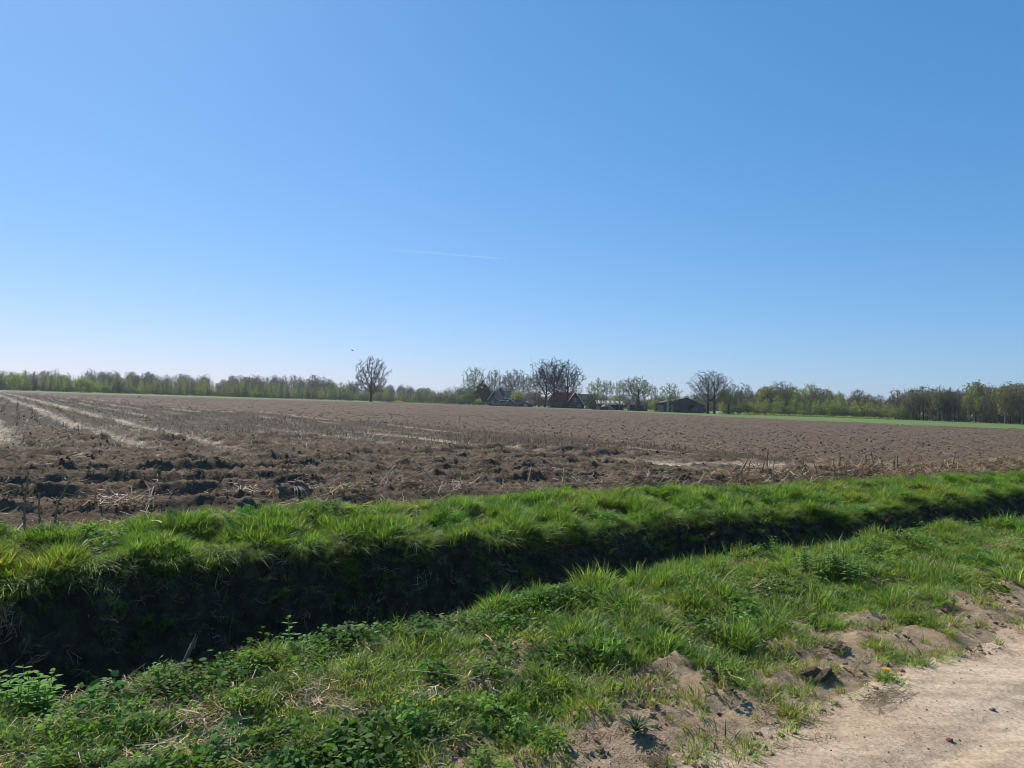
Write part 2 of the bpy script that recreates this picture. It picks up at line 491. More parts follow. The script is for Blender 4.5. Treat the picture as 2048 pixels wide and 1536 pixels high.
def bank_material():
    m, nt, out = new_mat('bank_turf'); h = NT(nt)
    co = h.coord()
    n2 = h.noise(co, 8, 6, .65); n3 = h.noise(co, 60, 4, .65)
    c = h.ramp(n2, [(.32, (.05, .065, .02)), (.6, (.10, .115, .04)), (.8, (.17, .14, .08))])
    h.out(h.principled(c, .95, .1, h.bump(h.math('ADD', n2, n3), .8, .02)))
    return m
def meadow_material():
    m, nt, out = new_mat('meadow_grass'); h = NT(nt)
    co = h.coord()
    n0 = h.noise(co, .02, 4, .6); n2 = h.noise(co, .35, 6, .7); n3 = h.noise(co, 5, 5, .7)
    c = h.ramp(n0, [(.35, (.095, .155, .038)), (.65, (.14, .19, .055))])
    c = h.mix(h.ramp(n2, [(.45, 0.0), (.7, .6)]), c, (.185, .205, .075))
    c = h.mix(h.ramp(n3, [(.35, .5), (.6, 0.0)]), c, (.06, .10, .025))
    tuft = h.bump(n3, 1.0, .12)
    p = h.principled(c, .9, .15, tuft)
    t = h.node('ShaderNodeBsdfTranslucent'); h.set(t.inputs['Color'], c)
    h.out(p)
    return m
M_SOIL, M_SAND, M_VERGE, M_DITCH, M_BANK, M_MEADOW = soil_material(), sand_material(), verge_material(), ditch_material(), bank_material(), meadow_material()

# ---- near strips, sharing their s lines
s_lines = np.array(grow_back(-25, 0, .05, .03)[:-1] + grow(0, 7, .04, 0)[:-1] + grow(7, 150, .04, .012))
def strip(name, lo, hi, k, mat, label, extra=None, power=1.0):
    t = np.linspace(0, 1, k) ** power
    lo_, hi_ = lo(s_lines), hi(s_lines)
    Nn = lo_[:, None] + (hi_ - lo_)[:, None] * t[None]
    S = np.repeat(s_lines[:, None], k, 1)
    return sheet(name, S, Nn, h_near(S, Nn), mat, label, extra(S, Nn) if extra else None)
c = lambda v: (lambda s: s * 0 + v)
strip('dirt_track', c(-8.0), c(-1.2), 24, M_SAND, 'far side of the sandy dirt track, behind the viewer')
strip('dirt_track', c(-1.2), lambda s: NR(s) - .12, 170, M_SAND, 'pale sandy dirt track in the lower right corner')
strip('grass_verge', lambda s: NR(s) - .12, lambda s: ND(s) + .5, 80, M_VERGE, 'grassy verge between the sandy track and the ditch', lambda S, Nn: {'bare': sandy(S, Nn), 'thatch': sstep(.0, .4, fbm(S * 1.5, Nn * 1.9, 3, 73) + .04 + .26 * sstep(3.2, .8, S))})
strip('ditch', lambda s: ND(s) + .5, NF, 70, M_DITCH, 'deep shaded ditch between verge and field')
strip('ditch_bank', NF, NE, 42, M_BANK, 'grassy far bank of the ditch along the field edge')

# ---- field: near part fine, far part to the meadow edge
fs = np.array(grow_back(-22, -1.5, .06, .06)[:-1] + grow(-1.5, 11, .04, 0)[:-1] + grow(11, 125, .04, .0085))
fd = np.array(grow(0, 36, .032, .0088))
S = np.repeat(fs[:, None], len(fd), 1); Nn = NE(fs)[:, None] + fd[None]
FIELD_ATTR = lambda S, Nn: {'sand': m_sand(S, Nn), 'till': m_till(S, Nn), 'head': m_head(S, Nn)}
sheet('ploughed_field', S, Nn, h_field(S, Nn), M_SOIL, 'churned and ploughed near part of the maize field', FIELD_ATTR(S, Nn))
E_FAR = np.array([(-420, 205), (-300, 215), (-155, 226), (-89, 236), (-58, 266), (-13.8, 283), (27, 216), (44, 140), (57, 105), (62.5, 88), (71, 71), (84, 58)])
def far_edge(t):
    seg = np.concatenate([[0], np.cumsum(np.hypot(*np.diff(E_FAR, axis=0).T))]); seg /= seg[-1]
    return np.interp(t, seg, E_FAR[:, 0]), np.interp(t, seg, E_FAR[:, 1])
tt = np.linspace(0, 1, 420)
ex, ey = far_edge(tt); es, en = xy2sn(ex, ey)
ns_ = np.interp(tt, np.linspace(0, 1, 9), [-22, -17, -8, 3, 20, 45, 75, 100, 125]); nn_ = NE(ns_) + 35.6
w = np.linspace(0, 1, 260) ** 1.7
S = ns_[:, None] * (1 - w) + es[:, None] * w; Nn = nn_[:, None] * (1 - w) + en[:, None] * w
Zf = (0.06 + 0.06 * fbm(S * .12, Nn * .12, 2, 50)) * (1 - w)[None] - .02 * w[None] + (.07 * fbm(S * .9, Nn * .9, 3, 63) * sstep(0, .03, w)[None] + .035 * RNG.normal(size=S.shape)) * (1 - .85 * w ** 2)[None]
k_ = sstep(0, .06, w)[None]; Zf = h_field(S, Nn, False) * (1 - k_) + Zf * k_ - .04 * (1 - sstep(0, .012, w))[None]
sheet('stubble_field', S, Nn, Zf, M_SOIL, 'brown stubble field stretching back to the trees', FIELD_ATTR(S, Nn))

# ---- one meadow sheet to the horizon, with the near strips left out of it
gs = np.array([-1500, -900, -600, -300, -150, -80, -45, -24.5, 0, 30, 60, 90, 120, 149.5, 200, 260, 340, 450, 700, 1000, 1500.])
gn = np.array([-1500, -900, -500, -200, -80, -30, -7.9, 10.9, 40, 80, 120, 160, 200, 240, 280, 330, 400, 500, 700, 1000, 1500.])
S, Nn = np.meshgrid(gs, gn, indexing='ij')
X, Y = sn2xy(S, Nn)
v = np.stack([X, Y, np.full(X.shape, -.05)], -1).reshape(-1, 3)
q = []
for i in range(len(gs) - 1):
    for j in range(len(gn) - 1):
        if gn[j] == -7.9 and -24.5 <= gs[i] < 149.5: continue
        a = i * len(gn) + j
        q.append((a, a + len(gn), a + len(gn) + 1, a + 1))
o = link('meadow', mesh_np('meadow', v, quads=np.array(q), mats=[M_MEADOW], smooth=False))
tag(o, 'flat green meadow behind and around the brown field', kind='structure')
# ------------------------------------------------------------------ grass and low plants
M_GRASS = leaf_mat('grass_blade', (.152, .245, .048), .5, .48, .3)
M_HERB = leaf_mat('herb_leaf', (.130, .225, .046), .42, .65, .12)
M_STRAW = leaf_mat('dry_straw', (.46, .37, .235), .2, .6, .3, tcol=(1.1, 1.0, .8))
M_STALK = leaf_mat('maize_stalk', (.33, .235, .125), .0, .6, .35, tcol=(1, 1, 1))

def shade_attr(me, cols, per):
    """per-blade albedo variation: cols (n,3), per = verts per blade"""
    c = np.repeat(cols, per, 0)
    add_attr(me, 'shade', np.concatenate([c, np.ones((len(c), 1))], 1), 'FLOAT_COLOR')

def blades(name, rng, n, r, h0, h1, w0, w1, lean, mat, droop=0.25, bias=None, dry=0.06, upr=.5):
    """a tuft of n curved ribbons"""
    ang = rng.uniform(0, 2 * np.pi, n); rad = r * np.sqrt(rng.uniform(0, 1, n))
    base = np.stack([rad * np.cos(ang), rad * np.sin(ang), np.full(n, -.015)], 1)
    az = ang + rng.normal(0, .9, n)
    out = np.stack([np.cos(az), np.sin(az), np.zeros(n)], 1)
    if bias is not None: out = out + np.array(bias); 
    h = rng.uniform(h0, h1, n) * (1 - .35 * rad / max(r, 1e-6)); ln = lean * rng.uniform(.25, 1.0, n) * h
    w = rng.uniform(w0, w1, n)
    sd = np.stack([-np.sin(az + rng.normal(0, .7, n)), np.cos(az + rng.normal(0, .7, n)), np.zeros(n)], 1)
    P = []
    for t, wt in ((0, .75), (.36, 1.0), (.72, .7)):
        c = base + out * (ln * t ** 1.8)[:, None] + np.array([0, 0, 1.]) * (h * (t - droop * t ** 3))[:, None]
        P += [c - sd * (w * wt / 2)[:, None], c + sd * (w * wt / 2)[:, None]]
    P.append(base + out * ln[:, None] + np.array([0, 0, 1.]) * (h * (1 - droop))[:, None])
    v = np.stack(P, 1).reshape(-1, 3)
    k = (np.arange(n) * 7)[:, None]
    q = np.concatenate([k + np.array([[0, 1, 3, 2]]), k + np.array([[2, 3, 5, 4]])])
    t_ = k + np.array([[4, 5, 6]])
    me = mesh_np(name, v, quads=q, tris=t_, mats=[mat])
    g = rng.uniform(.68, 1.3, (n, 1)) * np.array([[1, 1, 1]]) * (1 + rng.normal(0, .07, (n, 3)))
    d = rng.random(n) < dry
    g[d] = np.array([2.2, 1.3, 2.4]) * rng.uniform(.7, 1.2, (d.sum(), 1))
    shade_attr(me, g, 7)
    return proto(name, me)

def leaf_fan(P, D, Nn, L, W, rng):
    """pointed oval leaves at P along D with normals Nn, sizes L, W -> verts (n*6), tris (n*4)"""
    Sd = np.cross(D, Nn); Sd /= np.maximum(1e-6, np.linalg.norm(Sd, axis=1, keepdims=True))
    L = L[:, None]; W = W[:, None]
    v = np.stack([P, P + D * L * .3 + Sd * W * .45, P + D * L * .7 + Sd * W * .38 - Nn * L * .05, P + D * L - Nn * L * .15,
                  P + D * L * .7 - Sd * W * .38 - Nn * L * .05, P + D * L * .3 - Sd * W * .45], 1)
    k = (np.arange(len(P)) * 6)[:, None]
    t = np.concatenate([k + np.array([[0, 1, 5]]), k + np.array([[1, 2, 4]]), k + np.array([[1, 4, 5]]), k + np.array([[2, 3, 4]])])
    return v.reshape(-1, 3), t

def unit(a): return a / np.maximum(1e-9, np.linalg.norm(a, axis=-1, keepdims=True))

def clump(name, rng, n, r, h, l0, l1, wf, mat, up=.5):
    """a dome of small leaves (ground ivy, dead-nettle)"""
    a = rng.uniform(0, 2 * np.pi, n); q = np.sqrt(rng.uniform(0, 1, n))
    P = np.stack([r * q * np.cos(a), r * q * np.sin(a), h * (1 - q ** 2) * rng.uniform(.3, 1, n)], 1)
    D = unit(np.stack([np.cos(a + rng.normal(0, .8, n)), np.sin(a + rng.normal(0, .8, n)), rng.uniform(-.2, up, n)], 1))
    Nn = unit(np.stack([rng.normal(0, .45, n), rng.normal(0, .45, n), np.ones(n)], 1))
    L = rng.uniform(l0, l1, n)
    v, t = leaf_fan(P, D, Nn, L, L * wf, rng)
    me = mesh_np(name, v, tris=t, mats=[mat], smooth=False)
    shade_attr(me, rng.uniform(.65, 1.35, (n, 1)) * np.ones((1, 3)) * (1 + rng.normal(0, .06, (n, 3))), 6)
    return proto(name, me)

def fronds(name, rng, nf, l0, l1, mat, pairs=12, rise=.9):
    """feathery cow-parsley leaves"""
    P, D, Nn, L = [], [], [], []
    for i in range(nf):
        a = i * 2.4 + rng.normal(0, .3); ln = rng.uniform(l0, l1); el = rng.uniform(.5, 1.1) * rise
        d = np.array([math.cos(a), math.sin(a), 0.])
        for k in range(pairs):
            t = .35 + .65 * k / pairs
            c = d * ln * t * math.cos(el * (1 - t * .6)) + np.array([0, 0, 1.]) * ln * (math.sin(el) * t - .35 * t ** 2)
            fd = unit(d * math.cos(el * (1 - t)) + np.array([0, 0, math.sin(el * (1 - t)) - .15]))
            sd = np.array([-d[1], d[0], 0])
            w = ln * .38 * math.sin(math.pi * (1 - t) * .9 + .25)
            for sg in (-1, 1):
                for m in range(3):
                    P.append(c + sd * sg * w * (.05 + .36 * m)); D.append(unit(sd * sg * (.9 if m < 2 else 1) + fd * (.5 + .5 * (m % 2)) + rng.normal(0, .15, 3)))
                    Nn.append(unit(np.array([0, 0, 1.]) + rng.normal(0, .25, 3) - d * .3)); L.append(w * .34 + .005)
    P, D, Nn, L = map(np.array, (P, D, Nn, L))
    v, t = leaf_fan(P, D, Nn, L, L * .5, rng)
    me = mesh_np(name, v, tris=t, mats=[mat], smooth=False)
    shade_attr(me, rng.uniform(.75, 1.3, (len(P), 1)) * np.ones((1, 3)), 6)
    return proto(name, me)

def dock(name, rng, n, l0, l1, mat):
    """rosette of long broad leaves"""
    a = np.arange(n) * 2.4 + rng.normal(0, .3, n); el = rng.uniform(.4, 1.2, n)
    D = np.stack([np.cos(a) * np.cos(el), np.sin(a) * np.cos(el), np.sin(el)], 1)
    Nn = np.stack([-np.cos(a) * np.sin(el), -np.sin(a) * np.sin(el), np.cos(el)], 1)
    L = rng.uniform(l0, l1, n)
    v, t = leaf_fan(D * .01, D, Nn, L, L * .3, rng)
    me = mesh_np(name, v, tris=t, mats=[mat], smooth=False)
    shade_attr(me, rng.uniform(.8, 1.2, (n, 1)) * np.ones((1, 3)), 6)
    return proto(name, me)

def litter(name, rng, n, r, l0, l1, w0, w1, mat, lift=.05, h=.04):
    """loose straw: bent flat ribbons lying about"""
    P = []
    for i in range(n):
        a = rng.uniform(0, 2 * np.pi); c = np.array([rng.uniform(-r, r), rng.uniform(-r, r), rng.uniform(0, h)])
        d = np.array([math.cos(a), math.sin(a), rng.normal(0, lift * 3)]); L = rng.uniform(l0, l1); w = rng.uniform(w0, w1)
        sd = unit(np.array([-d[1], d[0], rng.normal(0, .8)])); bend = np.array([rng.normal(0, .12), rng.normal(0, .12), rng.normal(0, .1)]) * L
        for t in (-.5, 0, .5):
            cc = c + d * L * t + bend * (1 - 4 * t * t)
            P += [cc - sd * w / 2, cc + sd * w / 2]
    v = np.array(P); k = (np.arange(n) * 6)[:, None]
    q = np.concatenate([k + np.array([[0, 1, 3, 2]]), k + np.array([[2, 3, 5, 4]])])
    me = mesh_np(name, v, quads=q, mats=[mat], smooth=False)
    shade_attr(me, rng.uniform(.45, 1.35, (n, 1)) * np.array([[1, 1, 1]]) * (1 + rng.normal(0, .06, (n, 3))), 6)
    return proto(name, me)

rg = np.random.default_rng(5)
LUSH = [blades('grass_tuft', rg, 46, .075, .13, .30, .0045, .008, .85, M_GRASS) for _ in range(4)]
TALL = [blades('grass_tuft', rg, 42, .06, .22, .42, .004, .008, .75, M_GRASS, .2) for _ in range(2)]
SHORT = [blades('grass_tuft', rg, 44, .085, .04, .115, .003, .0055, 1.1, M_GRASS, .3) for _ in range(3)]
DROOP = [blades('grass_tuft', rg, 50, .08, .22, .44, .004, .0075, 1.0, M_GRASS, .75, bias=(.9, 0, 0)) for _ in range(3)]
DRYT = [blades('dry_tuft', rg, 34, .07, .05, .22, .003, .006, 1.7, M_STRAW, .7) for _ in range(2)]
IVY = [clump('ground_ivy', rg, 70, .13, .07, .016, .034, .85, M_HERB) for _ in range(3)]
NETL = [clump('dead_nettle', rg, 60, .10, .16, .025, .05, .55, M_HERB, .2) for _ in range(2)]
PARS = [fronds('cow_parsley', rg, 7, .15, .30, M_HERB) for _ in range(3)]
DOCK = [dock('dock_rosette', rg, 8, .10, .22, M_HERB) for _ in range(2)]
LITT = [litter('straw', rg, 16, .16, .06, .26, .003, .008, M_STRAW) for _ in range(3)]

def xyz(s, n, dz=0.0):
    x, y = sn2xy(s, n)
    z = np.where(n < NE(s), h_near(s, n), h_field(s, n))
    return np.stack([x, y, z + dz], 1)

def along(rng, k, s0, s1, fall=9.0):
    """positions along the ditch, denser near the camera"""
    u = rng.random(k); a, b = math.asinh(s0 / fall), math.asinh(s1 / fall)
    return fall * np.sinh(a + (b - a) * u)

class Mix:
    """collects instances for one stuff object"""
    def __init__(s): s.p, s.r, s.s, s.i, s.t, s.pr = [], [], [], [], [], []
    def add(s, P, protos, rng, sc=(.8, 1.25), tilt=.12, tint=(1, 1, 1), tv=.12, rz=None, mul=None):
        k = len(P)
        if not k: return
        b = len(s.pr); s.pr += protos
        s.p.append(P); s.i.append(b + rng.integers(0, len(protos), k)); s.s.append(rng.uniform(sc[0], sc[1], k) * (1 if mul is None else mul))
        rot = np.stack([rng.normal(0, tilt, k), rng.normal(0, tilt, k), rng.uniform(0, 2 * np.pi, k) if rz is None else rz + rng.normal(0, .5, k)], 1)
        s.r.append(rot)
        tt = np.asarray(tint, float) * np.ones((k, 3)); tt = tt * (1 + rng.normal(0, tv, (k, 1))) * (1 + rng.normal(0, tv * .4, (k, 3)))
        s.t.append(np.clip(tt, .15, 6))
    def done(s, name, label, cat):
        return scatter(name, np.concatenate(s.p), np.concatenate(s.r), np.concatenate(s.s), np.concatenate(s.i), np.concatenate(s.t), s.pr, label, cat)

rg = np.random.default_rng(11)
S0, S1 = -7.0, 60.0
# ---- near verge
vg = Mix(); vd = Mix(); vh = Mix()
def verge_pts(k, lo=-.05, hi=.12):
    k = int(k * 1.15); s = along(rg, k, S0, S1, 6.0); a = NR(s) + lo; b = ND(s) + hi
    n = a + (b - a) * rg.random(k)
    return s, n
HERBY = lambda s, n: sstep(-.25, .35, fbm(s * .7, n * .9, 2, 71) + .55 * sstep(3.2, 1.2, s) - .12)
BALD = lambda s, n: sstep(.08, .42, fbm(s * 1.5, n * 1.9, 3, 73) + .04 + .26 * sstep(3.2, .8, s))
def thin(s, n, p): 
    m = rg.random(len(s)) < p
    return s[m], n[m]
def edge_lift(s, n): return sstep(ND(s) - .7, ND(s) - .05, n)
CLUMP = lambda s, n: sstep(-.2, .4, fbm(s * 1.9, n * 2.2, 3, 76))
s, n = verge_pts(34000); hb, bd, br = HERBY(s, n), BALD(s, n), sandy(s, n)
q = (1 - .6 * hb) * (1 - .88 * bd) * (1 - br) ** 2 * (.15 + .85 * CLUMP(s, n)) * (.5 + .5 * edge_lift(s, n))
a, b = thin(s, n, q)
yel = sstep(-.2, .5, fbm(a * .5, b * .5, 2, 77))[:, None]
vg.add(xyz(a, b), LUSH, rg, (.75, 1.15), .25, np.array([1., 1., 1.]) * (1 - yel) + np.array([1.22, 1.06, 1.0]) * yel, .2, mul=(.35 + .55 * CLUMP(a, b)) * np.interp(a, [-3, .3, 1.6, 3.5], [.4, .45, .65, 1.0]) * (.8 + .5 * sstep(.1, .5, fbm(a * 3.1, b * 3.3, 2, 87))))
s, n = verge_pts(3400, .9, .12); a, b = thin(s, n, (.15 + .85 * edge_lift(s, n)) * (1 - .6 * BALD(s, n)) * (1 - sandy(s, n)) * sstep(1.6, 4.0, s))
vg.add(xyz(a, b), TALL, rg, (.4, .8), .25, (1.05, 1.0, 1.0), .15, mul=.5 + .6 * CLUMP(a, b))
s, n = verge_pts(40000); a, b = thin(s, n, (1 - .85 * BALD(s, n)) * (1 - sandy(s, n)) ** 1.5 * np.interp(s, [0, 1.2, 3.2], [.5, .55, 1]))
yel = sstep(-.2, .5, fbm(a * .6, b * .6, 2, 78))[:, None]
vg.add(xyz(a, b), SHORT, rg, (.7, 1.3), .15, np.array([1.05, 1.05, 1.]) * (1 - yel) + np.array([1.35, 1.1, 1.1]) * yel, .15)
# thin tufts that survive on the bare shoulder
s, n = verge_pts(6000, -.2, -1.0); a, b = thin(s, n, sandy(s, n) * sstep(.05, .4, fbm(s * 2.0, n * 2.4, 3, 80)))
vg.add(xyz(a, b), SHORT, rg, (.6, 1.3), .2, (1.35, 1.1, 1.1), .2)
a, b = thin(s, n, .10 * sandy(s, n)); vg.add(xyz(a, b), LUSH, rg, (.22, .42), .3, (1.4, 1.1, 1.1), .2)
vg.done('verge_grass', 'green grass growing on the verge beside the track', 'grass')
s, n = verge_pts(7000); a, b = thin(s, n, .75 * HERBY(s, n) * (1 - sandy(s, n)) * (1 - .65 * BALD(s, n)))
vh.add(xyz(a, b), IVY, rg, (.4, .85), .25, (1.25, 1.15, 1.1), .3)
s, n = verge_pts(4200); a, b = thin(s, n, .7 * HERBY(s, n) * (1 - sandy(s, n)))
vh.add(xyz(a, b), NETL, rg, (.4, .9), .25, (.95, .95, .8), .25)
s, n = verge_pts(1500); a, b = thin(s, n, (.06 + .7 * sstep(.1, .5, fbm(s * 1.6, n * 1.8, 2, 82))) * (1 - sandy(s, n)))
vh.add(xyz(a, b, .01), PARS, rg, (.25, .55), .3, (1.15, 1.02, .8), .2)
s, n = verge_pts(260); a, b = thin(s, n, (1 - sandy(s, n)))
vh.add(xyz(a, b, .01), DOCK, rg, (.25, .55), .25, (.9, .9, 1.0), .2)
s, n = verge_pts(5200); a, b = thin(s, n, sstep(.05, .3, fbm(s * 1.1, n * 1.3, 3, 86)) * (1 - sandy(s, n)) * np.interp(s, [-3, .3, 1.0, 3.6, 6], [.4, .5, 1, 1, .35]))
vh.add(xyz(a, b, .01), NETL, rg, (.55, 1.15), .3, (.62, .66, .66), .25)
vh.done('verge_herbs', 'low leafy herbs growing between the verge grass', 'plants')
s, n = verge_pts(9000); bd = BALD(s, n); a, b = thin(s, n, (.06 + .5 * bd + .4 * bd * sstep(3.2, 1.0, s)) * (1 - .9 * sandy(s, n)))
vd.add(xyz(a, b, .006), LITT, rg, (.25, .75), .12, (1.15, 1.08, .95), .25)
s, n = verge_pts(1500); a, b = thin(s, n, (.08 + .8 * BALD(s, n)) * (1 - sandy(s, n)))
vd.add(xyz(a, b), DRYT, rg, (.5, 1.0), .2, (.8, .78, .75), .2)
s, n = verge_pts(4200, -.35, -1.0); a, b = thin(s, n, sandy(s, n) * (.25 + .75 * sstep(-.1, .4, fbm(s * 2.5, n * 3, 2, 84))))
vd.add(xyz(a, b, .004), LITT, rg, (.15, .42), .12, (.52, .44, .36), .25)
vd.done('verge_straw', 'dry straw and dead grass lying on the verge', 'straw')

# ---- far bank
fg = Mix(); fh = Mix()
def bank_pts(k, lo, hi):
    k = int(k * 1.12); s = along(rg, k, S0, 75, 9.0); a = NF(s) + lo; b = NE(s) + hi
    return s, a + (b - a) * rg.random(k)
BCL = lambda s, n: sstep(-.3, .4, fbm(s * 1.5, n * 1.8, 3, 92))
s, n = bank_pts(24000, -.03, .10); bd = sstep(.2, .5, fbm(s * 1.0, n * 1.2, 3, 90))
top = sstep(NE(s) - .55, NE(s) + .1, n)
a, b = thin(s, n, (1 - .6 * bd) * (1 - .75 * top) * (.15 + .85 * BCL(s, n))); yel = sstep(-.1, .6, fbm(a * .5, b * .5, 2, 91))[:, None]
fg.add(xyz(a, b), LUSH, rg, (.8, 1.2), .25, np.array([.95, 1., .9]) * (1 - yel) + np.array([1.4, 1.1, 1.0]) * yel, .18, mul=(.4 + .85 * BCL(a, b)) * (1 - .5 * sstep(NE(a) - .9, NE(a), b)))
s, n = bank_pts(5000, .05, -.3); a, b = thin(s, n, sstep(.0, .4, fbm(s * .9, n * .9, 2, 93)))
fg.add(xyz(a, b), TALL, rg, (.55, 1.0), .25, (.95, 1.0, .95), .15, mul=.4 + .7 * BCL(a, b))
s = along(rg, 5200, S0, 75, 9.0); n = NF(s) + rg.uniform(-.14, .22, 5200); s, n = thin(s, n, .3 + .7 * sstep(-.15, .35, fbm(s * 1.3, n * .5, 2, 94)))
fg.add(xyz(s, n), DROOP, rg, (.4, .95), .3, (1., 1.0, .9), .18, rz=TH - np.pi / 2)
s, n = bank_pts(9000, .2, .15); a, b = thin(s, n, .8)
fg.add(xyz(a, b), SHORT, rg, (.8, 1.5), .15, (1.25, 1.1, 1.0), .18)
# sparse grass on the shaded face
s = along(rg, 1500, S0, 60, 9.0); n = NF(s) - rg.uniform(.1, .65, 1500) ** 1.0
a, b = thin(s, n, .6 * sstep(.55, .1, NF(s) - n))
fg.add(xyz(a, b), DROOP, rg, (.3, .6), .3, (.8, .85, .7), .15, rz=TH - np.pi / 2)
# near face of the ditch just below the verge
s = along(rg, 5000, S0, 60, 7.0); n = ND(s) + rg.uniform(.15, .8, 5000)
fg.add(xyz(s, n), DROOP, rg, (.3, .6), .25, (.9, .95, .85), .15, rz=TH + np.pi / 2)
s = along(rg, 2200, S0, 60, 9.0); n = NF(s) - rg.uniform(.05, .6, 2200); s, n = thin(s, n, .1 + .9 * sstep(.0, .4, fbm(s * .9, n * 2, 2, 97)))
fg.add(xyz(s, n), DROOP, rg, (.3, .7), .35, (1.1, 1.0, 1.0), .25, rz=TH - np.pi / 2)
s = along(rg, 1100, S0, 60, 9.0); n = NF(s) - rg.uniform(-.05, .7, 1100)
fg.add(xyz(s, n, .02), LITT, rg, (.4, .9), .6, (.7, .62, .55), .3)
fg.done('bank_grass', 'thick green grass hanging over the far bank of the ditch', 'grass')
s, n = bank_pts(900, .0, -.4); a, b = thin(s, n, .05 + .6 * sstep(.1, .5, fbm(s * .9, n * 1.1, 2, 95)))
fh.add(xyz(a, b, .04), PARS, rg, (.5, 1.0), .3, (1.25, 1.2, .75), .2)
s, n = bank_pts(1400, -.1, -.2); a, b = thin(s, n, sstep(.0, .4, fbm(s * .6, n * .8, 2, 96)))
fh.add(xyz(a, b, .03), NETL, rg, (.7, 1.3), .25, (.8, .9, .8), .15)
s, n = bank_pts(1200, .3, .2); fh.add(xyz(s, n, .01), LITT, rg, (.5, 1.0), .15, (.75, .72, .7), .2)
fh.done('bank_herbs', 'leafy herbs and dead stems among the bank grass', 'plants')

# ---- field litter, clods and stubble
def clod_proto(name, rng, sub, mat, rough=.35):
    bm = bmesh.new(); bmesh.ops.create_icosphere(bm, subdivisions=sub, radius=1.0)
    v = np.array([x.co[:] for x in bm.verts]); f = np.array([[l.index for l in x.verts] for x in bm.faces]); bm.free()
    o = rng.uniform(0, 50, 2)
    d = 1 + rough * fbm(v[:, 0] * 1.3 + o[0] + v[:, 2] * .7, v[:, 1] * 1.3 + o[1] - v[:, 2] * .9, 3, int(rng.integers(0, 40))) * 1.6
    v = v * d[:, None] * np.array([1, .8, .62])
    me = mesh_np(name, v, tris=f, mats=[mat], smooth=False)
    return proto(name, me)
def clod_material():
    m, nt, out = new_mat('clod_soil'); h = NT(nt); co = h.coord()
    n2 = h.noise(co, 2.2, 6, .65)
    c = h.ramp(n2, [(.3, (.085, .068, .053)), (.55, (.145, .115, .09)), (.75, (.21, .17, .135))])
    c = h.mix(1.0, c, h.attr('tint', True, 'Color'), 'MULTIPLY')
    h.out(h.principled(c, .95, .1, h.bump(n2, .8, .15)))
    return m
M_CLOD = clod_material()
CLOD = [clod_proto('soil_clod', rg, 2, M_CLOD) for _ in range(4)]
cl = Mix()
def field_pts(k, s0, s1, d0, d1, fs_=9., fd_=6.):
    s = along(rg, k, s0, s1, fs_); d = along(rg, k, d0, d1, fd_)
    return s, NE(s) + d
s, n = field_pts(34000, -4, 45, .2, 30); mh = m_head(s, n); a, b = thin(s, n, mh * (1 - m_sand(s, n)) * (.25 + .75 * sstep(-.1, .35, fbm(s * .8, n * 1.1, 3, 100))))
P = xyz(a, b); k = len(P); sz = .010 + .045 * rg.random(k) ** 5
P[:, 2] -= .45 * sz; cl.add(P, CLOD, rg, (1, 1), .6, (1.3, 1.2, 1.08), .2); cl.s[-1] = sz
s, n = field_pts(26000, 14, 110, 1.0, 60, 30., 14.); a, b = thin(s, n, m_till(s, n) * (1 - m_head(s, n)))
P = xyz(a, b); k = len(P); cl.add(P, CLOD, rg, (1, 1), .6, (1.45, 1.28, 1.12), .3); cl.s[-1] = .014 + .035 * rg.random(k) ** 3
s, n = field_pts(32000, -20, 120, 6, 190, 40., 40.); a, b = thin(s, n, (.35 + .65 * m_till(s, n)) * (1 - m_sand(s, n)) * (1 - m_head(s, n)))
P = xyz(a, b); P[:, 2] = np.where(b - NE(a) > 35, .06 + .06 * fbm(a * .12, b * .12, 2, 50), P[:, 2]); k = len(P)
cl.add(P, CLOD, rg, (1, 1), .6, (1.5, 1.32, 1.15), .35); cl.s[-1] = .02 + .045 * rg.random(k) ** 3
cl.done('soil_clods', 'crumbled brown soil clods strewn over the ploughed field', 'soil')

PALE_ROWS = []
MLIT = [litter('maize_straw', rg, 12, .3, .15, .6, .008, .022, M_STRAW, .12, .10) for _ in range(4)]
ml = Mix()
s, n = field_pts(3600, -4, 70, -.2, 1.5, 10., 3.)
q = sstep(-.25, .3, fbm(s * .6, n * .9, 2, 104)) * (.55 + .45 * sstep(6, 14, s)); a, b = thin(s, n, q)
ml.add(xyz(a, b, .01), MLIT, rg, (.35, .85), .15, (.72, .66, .62), .22)
s, n = field_pts(1700, 12.5, 45, .0, 1.7, 10., 3.); ml.add(xyz(s, n, .03), MLIT, rg, (.3, .8), .25, (.80, .70, .62), .28)
s, n = field_pts(2200, -4, 25, 1.5, 26); ml.add(xyz(s, n, .01), MLIT, rg, (.2, .55), .2, (.6, .55, .5), .25)
# pale shredded leaves lying in the wheel tracks at the left
s, n = field_pts(16000, -12, 12, 12, 130, 6., 20.); a, b = thin(s, n, sstep(.15, .6, m_sand(s, n)) * .75 + .05)
ml.add(xyz(a, b, .01), MLIT, rg, (.3, .7), .2, (1.3, 1.42, 1.7), .2)
for c0 in (4.7, 2.5, -.4, -2.8, 7.6):
    n = along(rg, 1500, 22, 210, 30.); s = c0 - 0.041 * (n - 26) + .15 * perlin(n * .15, n * 0 + c0) + rg.choice([-.42, .42], 1500) + rg.normal(0, .07, 1500)
    s, n = thin(s, n, sstep(-.3, .3, perlin(n * .35, n * 0 + c0 * 2)) * (.3 if c0 == 7.6 else .9)); PALE_ROWS.append((s, n))
s, n = field_pts(900, -2, 16, 9, 26, 9., 20.); PALE_ROWS.append(thin(s, n, 1 - .6 * m_head(s, n)))
ml.done('maize_litter', 'pale maize straw and shredded leaves left on the field', 'straw')

